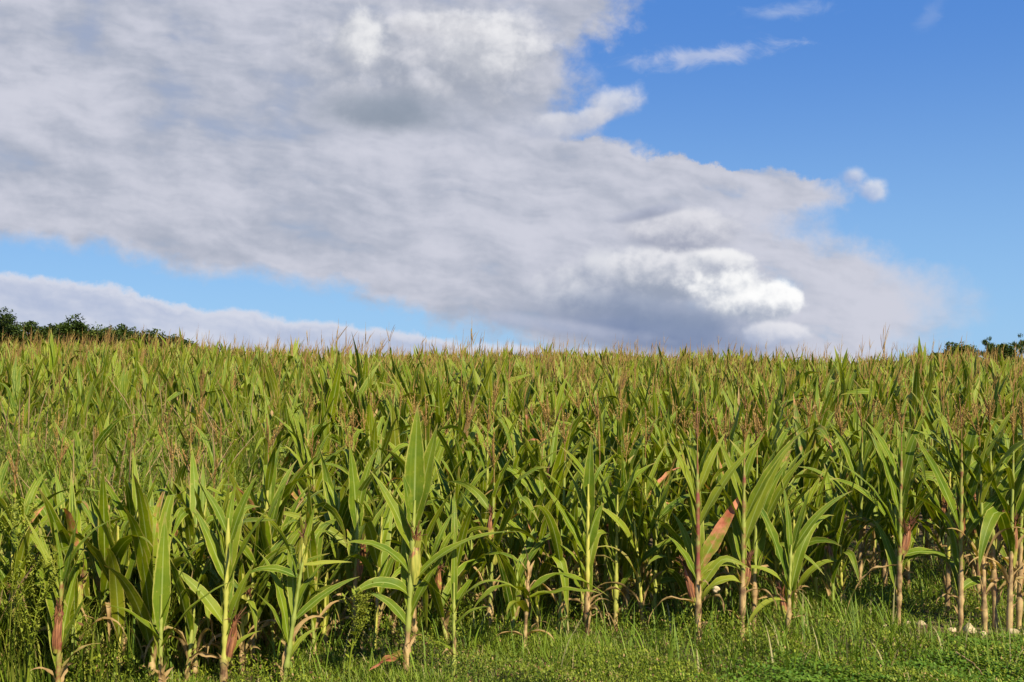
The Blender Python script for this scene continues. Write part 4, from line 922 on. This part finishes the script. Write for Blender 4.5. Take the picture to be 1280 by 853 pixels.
def snail():
    x, y, z = at(893, 806); z += 0.30
    k = 40; t = np.linspace(0, 1, k); a = t * 4.2 * math.pi; rr = 0.013 * (1 - t) ** 1.1
    P = np.stack([np.cos(a) * rr, -t * 0.008, np.sin(a) * rr], -1); rad = 0.010 * (1 - t) ** 0.9 + 0.0006
    G, uv = tubes(P[None], rad[None], 10); m = MB(); m.grid(G, uv, np.zeros(4), 0, True)
    o = m.build('snail', M_STONE); o.location = (x, y, z); tag(o, 'small round cream snail shell clinging right of the reddish stalk', 'snail')
snail()

# ------------------------------------------------------------------ trees beyond the field
def tree(name, x, y, ztop, w, kind, label, group, seed):
    rs = np.random.default_rng(seed); zb = float(gz(x, y)); H = ztop - zb
    e = empty(name, (x, y, zb)); tag(e, label, 'tree', group)
    seg = 8; t = np.linspace(0, 1, seg)
    br = [np.stack([0.2 * np.sin(t * 3), 0.1 * t, H * 0.92 * t], -1)]; rd = [0.22 * (1.08 - t)]
    cl = []
    if kind == 'broad':
        for i in range(22):
            q = rs.uniform(0.25, 0.75); a = rs.uniform(0, 6.28); l = w * 0.5 * rs.uniform(0.5, 1.0)
            p0 = np.array([0.2 * math.sin(q * 3), 0.1 * q, H * 0.92 * q]); up = rs.uniform(0.15, 0.9)
            br.append(p0 + np.stack([np.cos(a) * l * t, np.sin(a) * l * t, l * up * t ** 1.3], -1)); rd.append(0.07 * (1.1 - t))
        tips = np.concatenate([np.array(br)[1:, 5:].reshape(-1, 3), np.array(br)[0, 5:]])
        for c in tips: cl.append((c + rs.normal(0, 0.25, 3), rs.uniform(0.45, 0.95)))
        # crown surface clumps: uneven dome
        for i in range(90):
            a = rs.uniform(0, 6.28); ph = math.acos(rs.uniform(-0.4, 1.0)); q = rs.uniform(0.72, 1.0)
            cl.append((np.array([math.cos(a) * math.sin(ph) * w * .5 * q, math.sin(a) * math.sin(ph) * w * .5 * q, H * 0.60 + math.cos(ph) * H * 0.36 * q]), rs.uniform(0.35, 0.8)))
        per, lz, lw = 210, (0.10, 0.20), 0.13
    else:
        for i in range(40):
            q = rs.uniform(0.2, 0.97); a = rs.uniform(0, 6.28); l = w * 0.55 * (1.05 - q) ** 0.8 + 0.2
            p0 = np.array([0.2 * math.sin(q * 3), 0.1 * q, H * 0.92 * q])
            b = p0 + np.stack([np.cos(a) * l * t, np.sin(a) * l * t, l * 0.45 * t ** 1.6], -1); br.append(b); rd.append(0.035 * (1.1 - t))
            for j in range(2, seg): cl.append((b[j], 0.22))
        cl.append((np.array([0, 0, H * .95]), .2))
        per, lz, lw = 26, (0.18, 0.32), 0.05
    G, uv = tubes(np.array(br), np.array(rd), 6); m = MB(); m.grid(G, uv, np.array([.5, 0, 0, 0.]), 0, True); m.build('trunk', M_BARK, e)
    C = np.array([c[0] for c in cl]); S = np.array([c[1] for c in cl]); i = np.repeat(np.arange(len(C)), per); N = len(i)
    v = rs.normal(0, 1, (N, 3)); v /= np.linalg.norm(v, axis=1)[:, None]; b = C[i] + v * S[i][:, None] * rs.uniform(0.3, 1, (N, 1)) ** 0.6 * np.array([1, 1, .75])
    if kind != 'broad': th, bd = rs.uniform(0, 1.0, N), rs.uniform(0, .3, N)
    else: th, bd = rs.uniform(0.3, 1.9, N), rs.uniform(0, .6, N)
    Q, uv = blades(b, rs.uniform(0, 6.28, N), th, bd, rs.uniform(*lz, N), lw, 2, 2, fold=0, w0=.4, peak=.5)
    cr = rs.random(len(C))[i]
    m = MB(); m.grid(Q, uv, T4(N, np.clip(cr * .7 + rs.random(N) * .3, 0, 1), 0, 0, np.where(cr > .93, .15, 0))); m.build('crown', M_TREE, e)

GL = 'dark trees beyond the left end of the field'
D = 78.0
for i, (px, top, wpx, lab) in enumerate([
        (-40, 386, 90, 'dark broadleaf tree cut by the left frame edge'),
        (18, 385, 62, 'tallest dark round-headed tree near the left frame edge'),
        (62, 396, 40, 'small dark tree filling the dip right of the tallest left tree'),
        (98, 389, 46, 'dark tree with twiggy pale tips third from the tallest at left'),
        (128, 399, 36, 'low dark tree between two taller ones in the left treeline'),
        (156, 398, 42, 'bushy dark tree with a rounded top midway along the left treeline'),
        (190, 407, 40, 'lower dark tree near the right end of the left treeline'),
        (222, 415, 38, 'lowest dark tree ending the left treeline behind the tassels')]):
    y = D + (i % 3) * 4
    tree('broadleaf_tree', (px - 640) / FPX * y, y, EYE - (top + 6 - HOR) / FPX * y, wpx / FPX * y * 1.5, 'broad', lab, GL, 200 + i)
GR = 'young trees beyond the right end of the field'
for i, (px, top, wpx, kd, lab) in enumerate([
        (1182, 437, 34, 'broad', 'low dark bush leading the right treeline on the skyline'),
        (1206, 434, 34, 'broad', 'second low bush of the right treeline'),
        (1236, 424, 40, 'pine', 'young pine tree with spiky top standing clear on the right skyline'),
        (1256, 431, 30, 'broad', 'dark bush between the two young pines at right'),
        (1276, 420, 44, 'pine', 'taller young pine tree cut by the right frame edge'),
        (1310, 418, 44, 'pine', 'young pine tree just past the right frame edge')]):
    y = D + 6 + (i % 2) * 4
    tree('pine_tree' if kd == 'pine' else 'broadleaf_tree', (px - 640) / FPX * y, y, EYE - (top - 5 - HOR) / FPX * y, wpx / FPX * y * 1.3, kd, lab, GR, 300 + i)
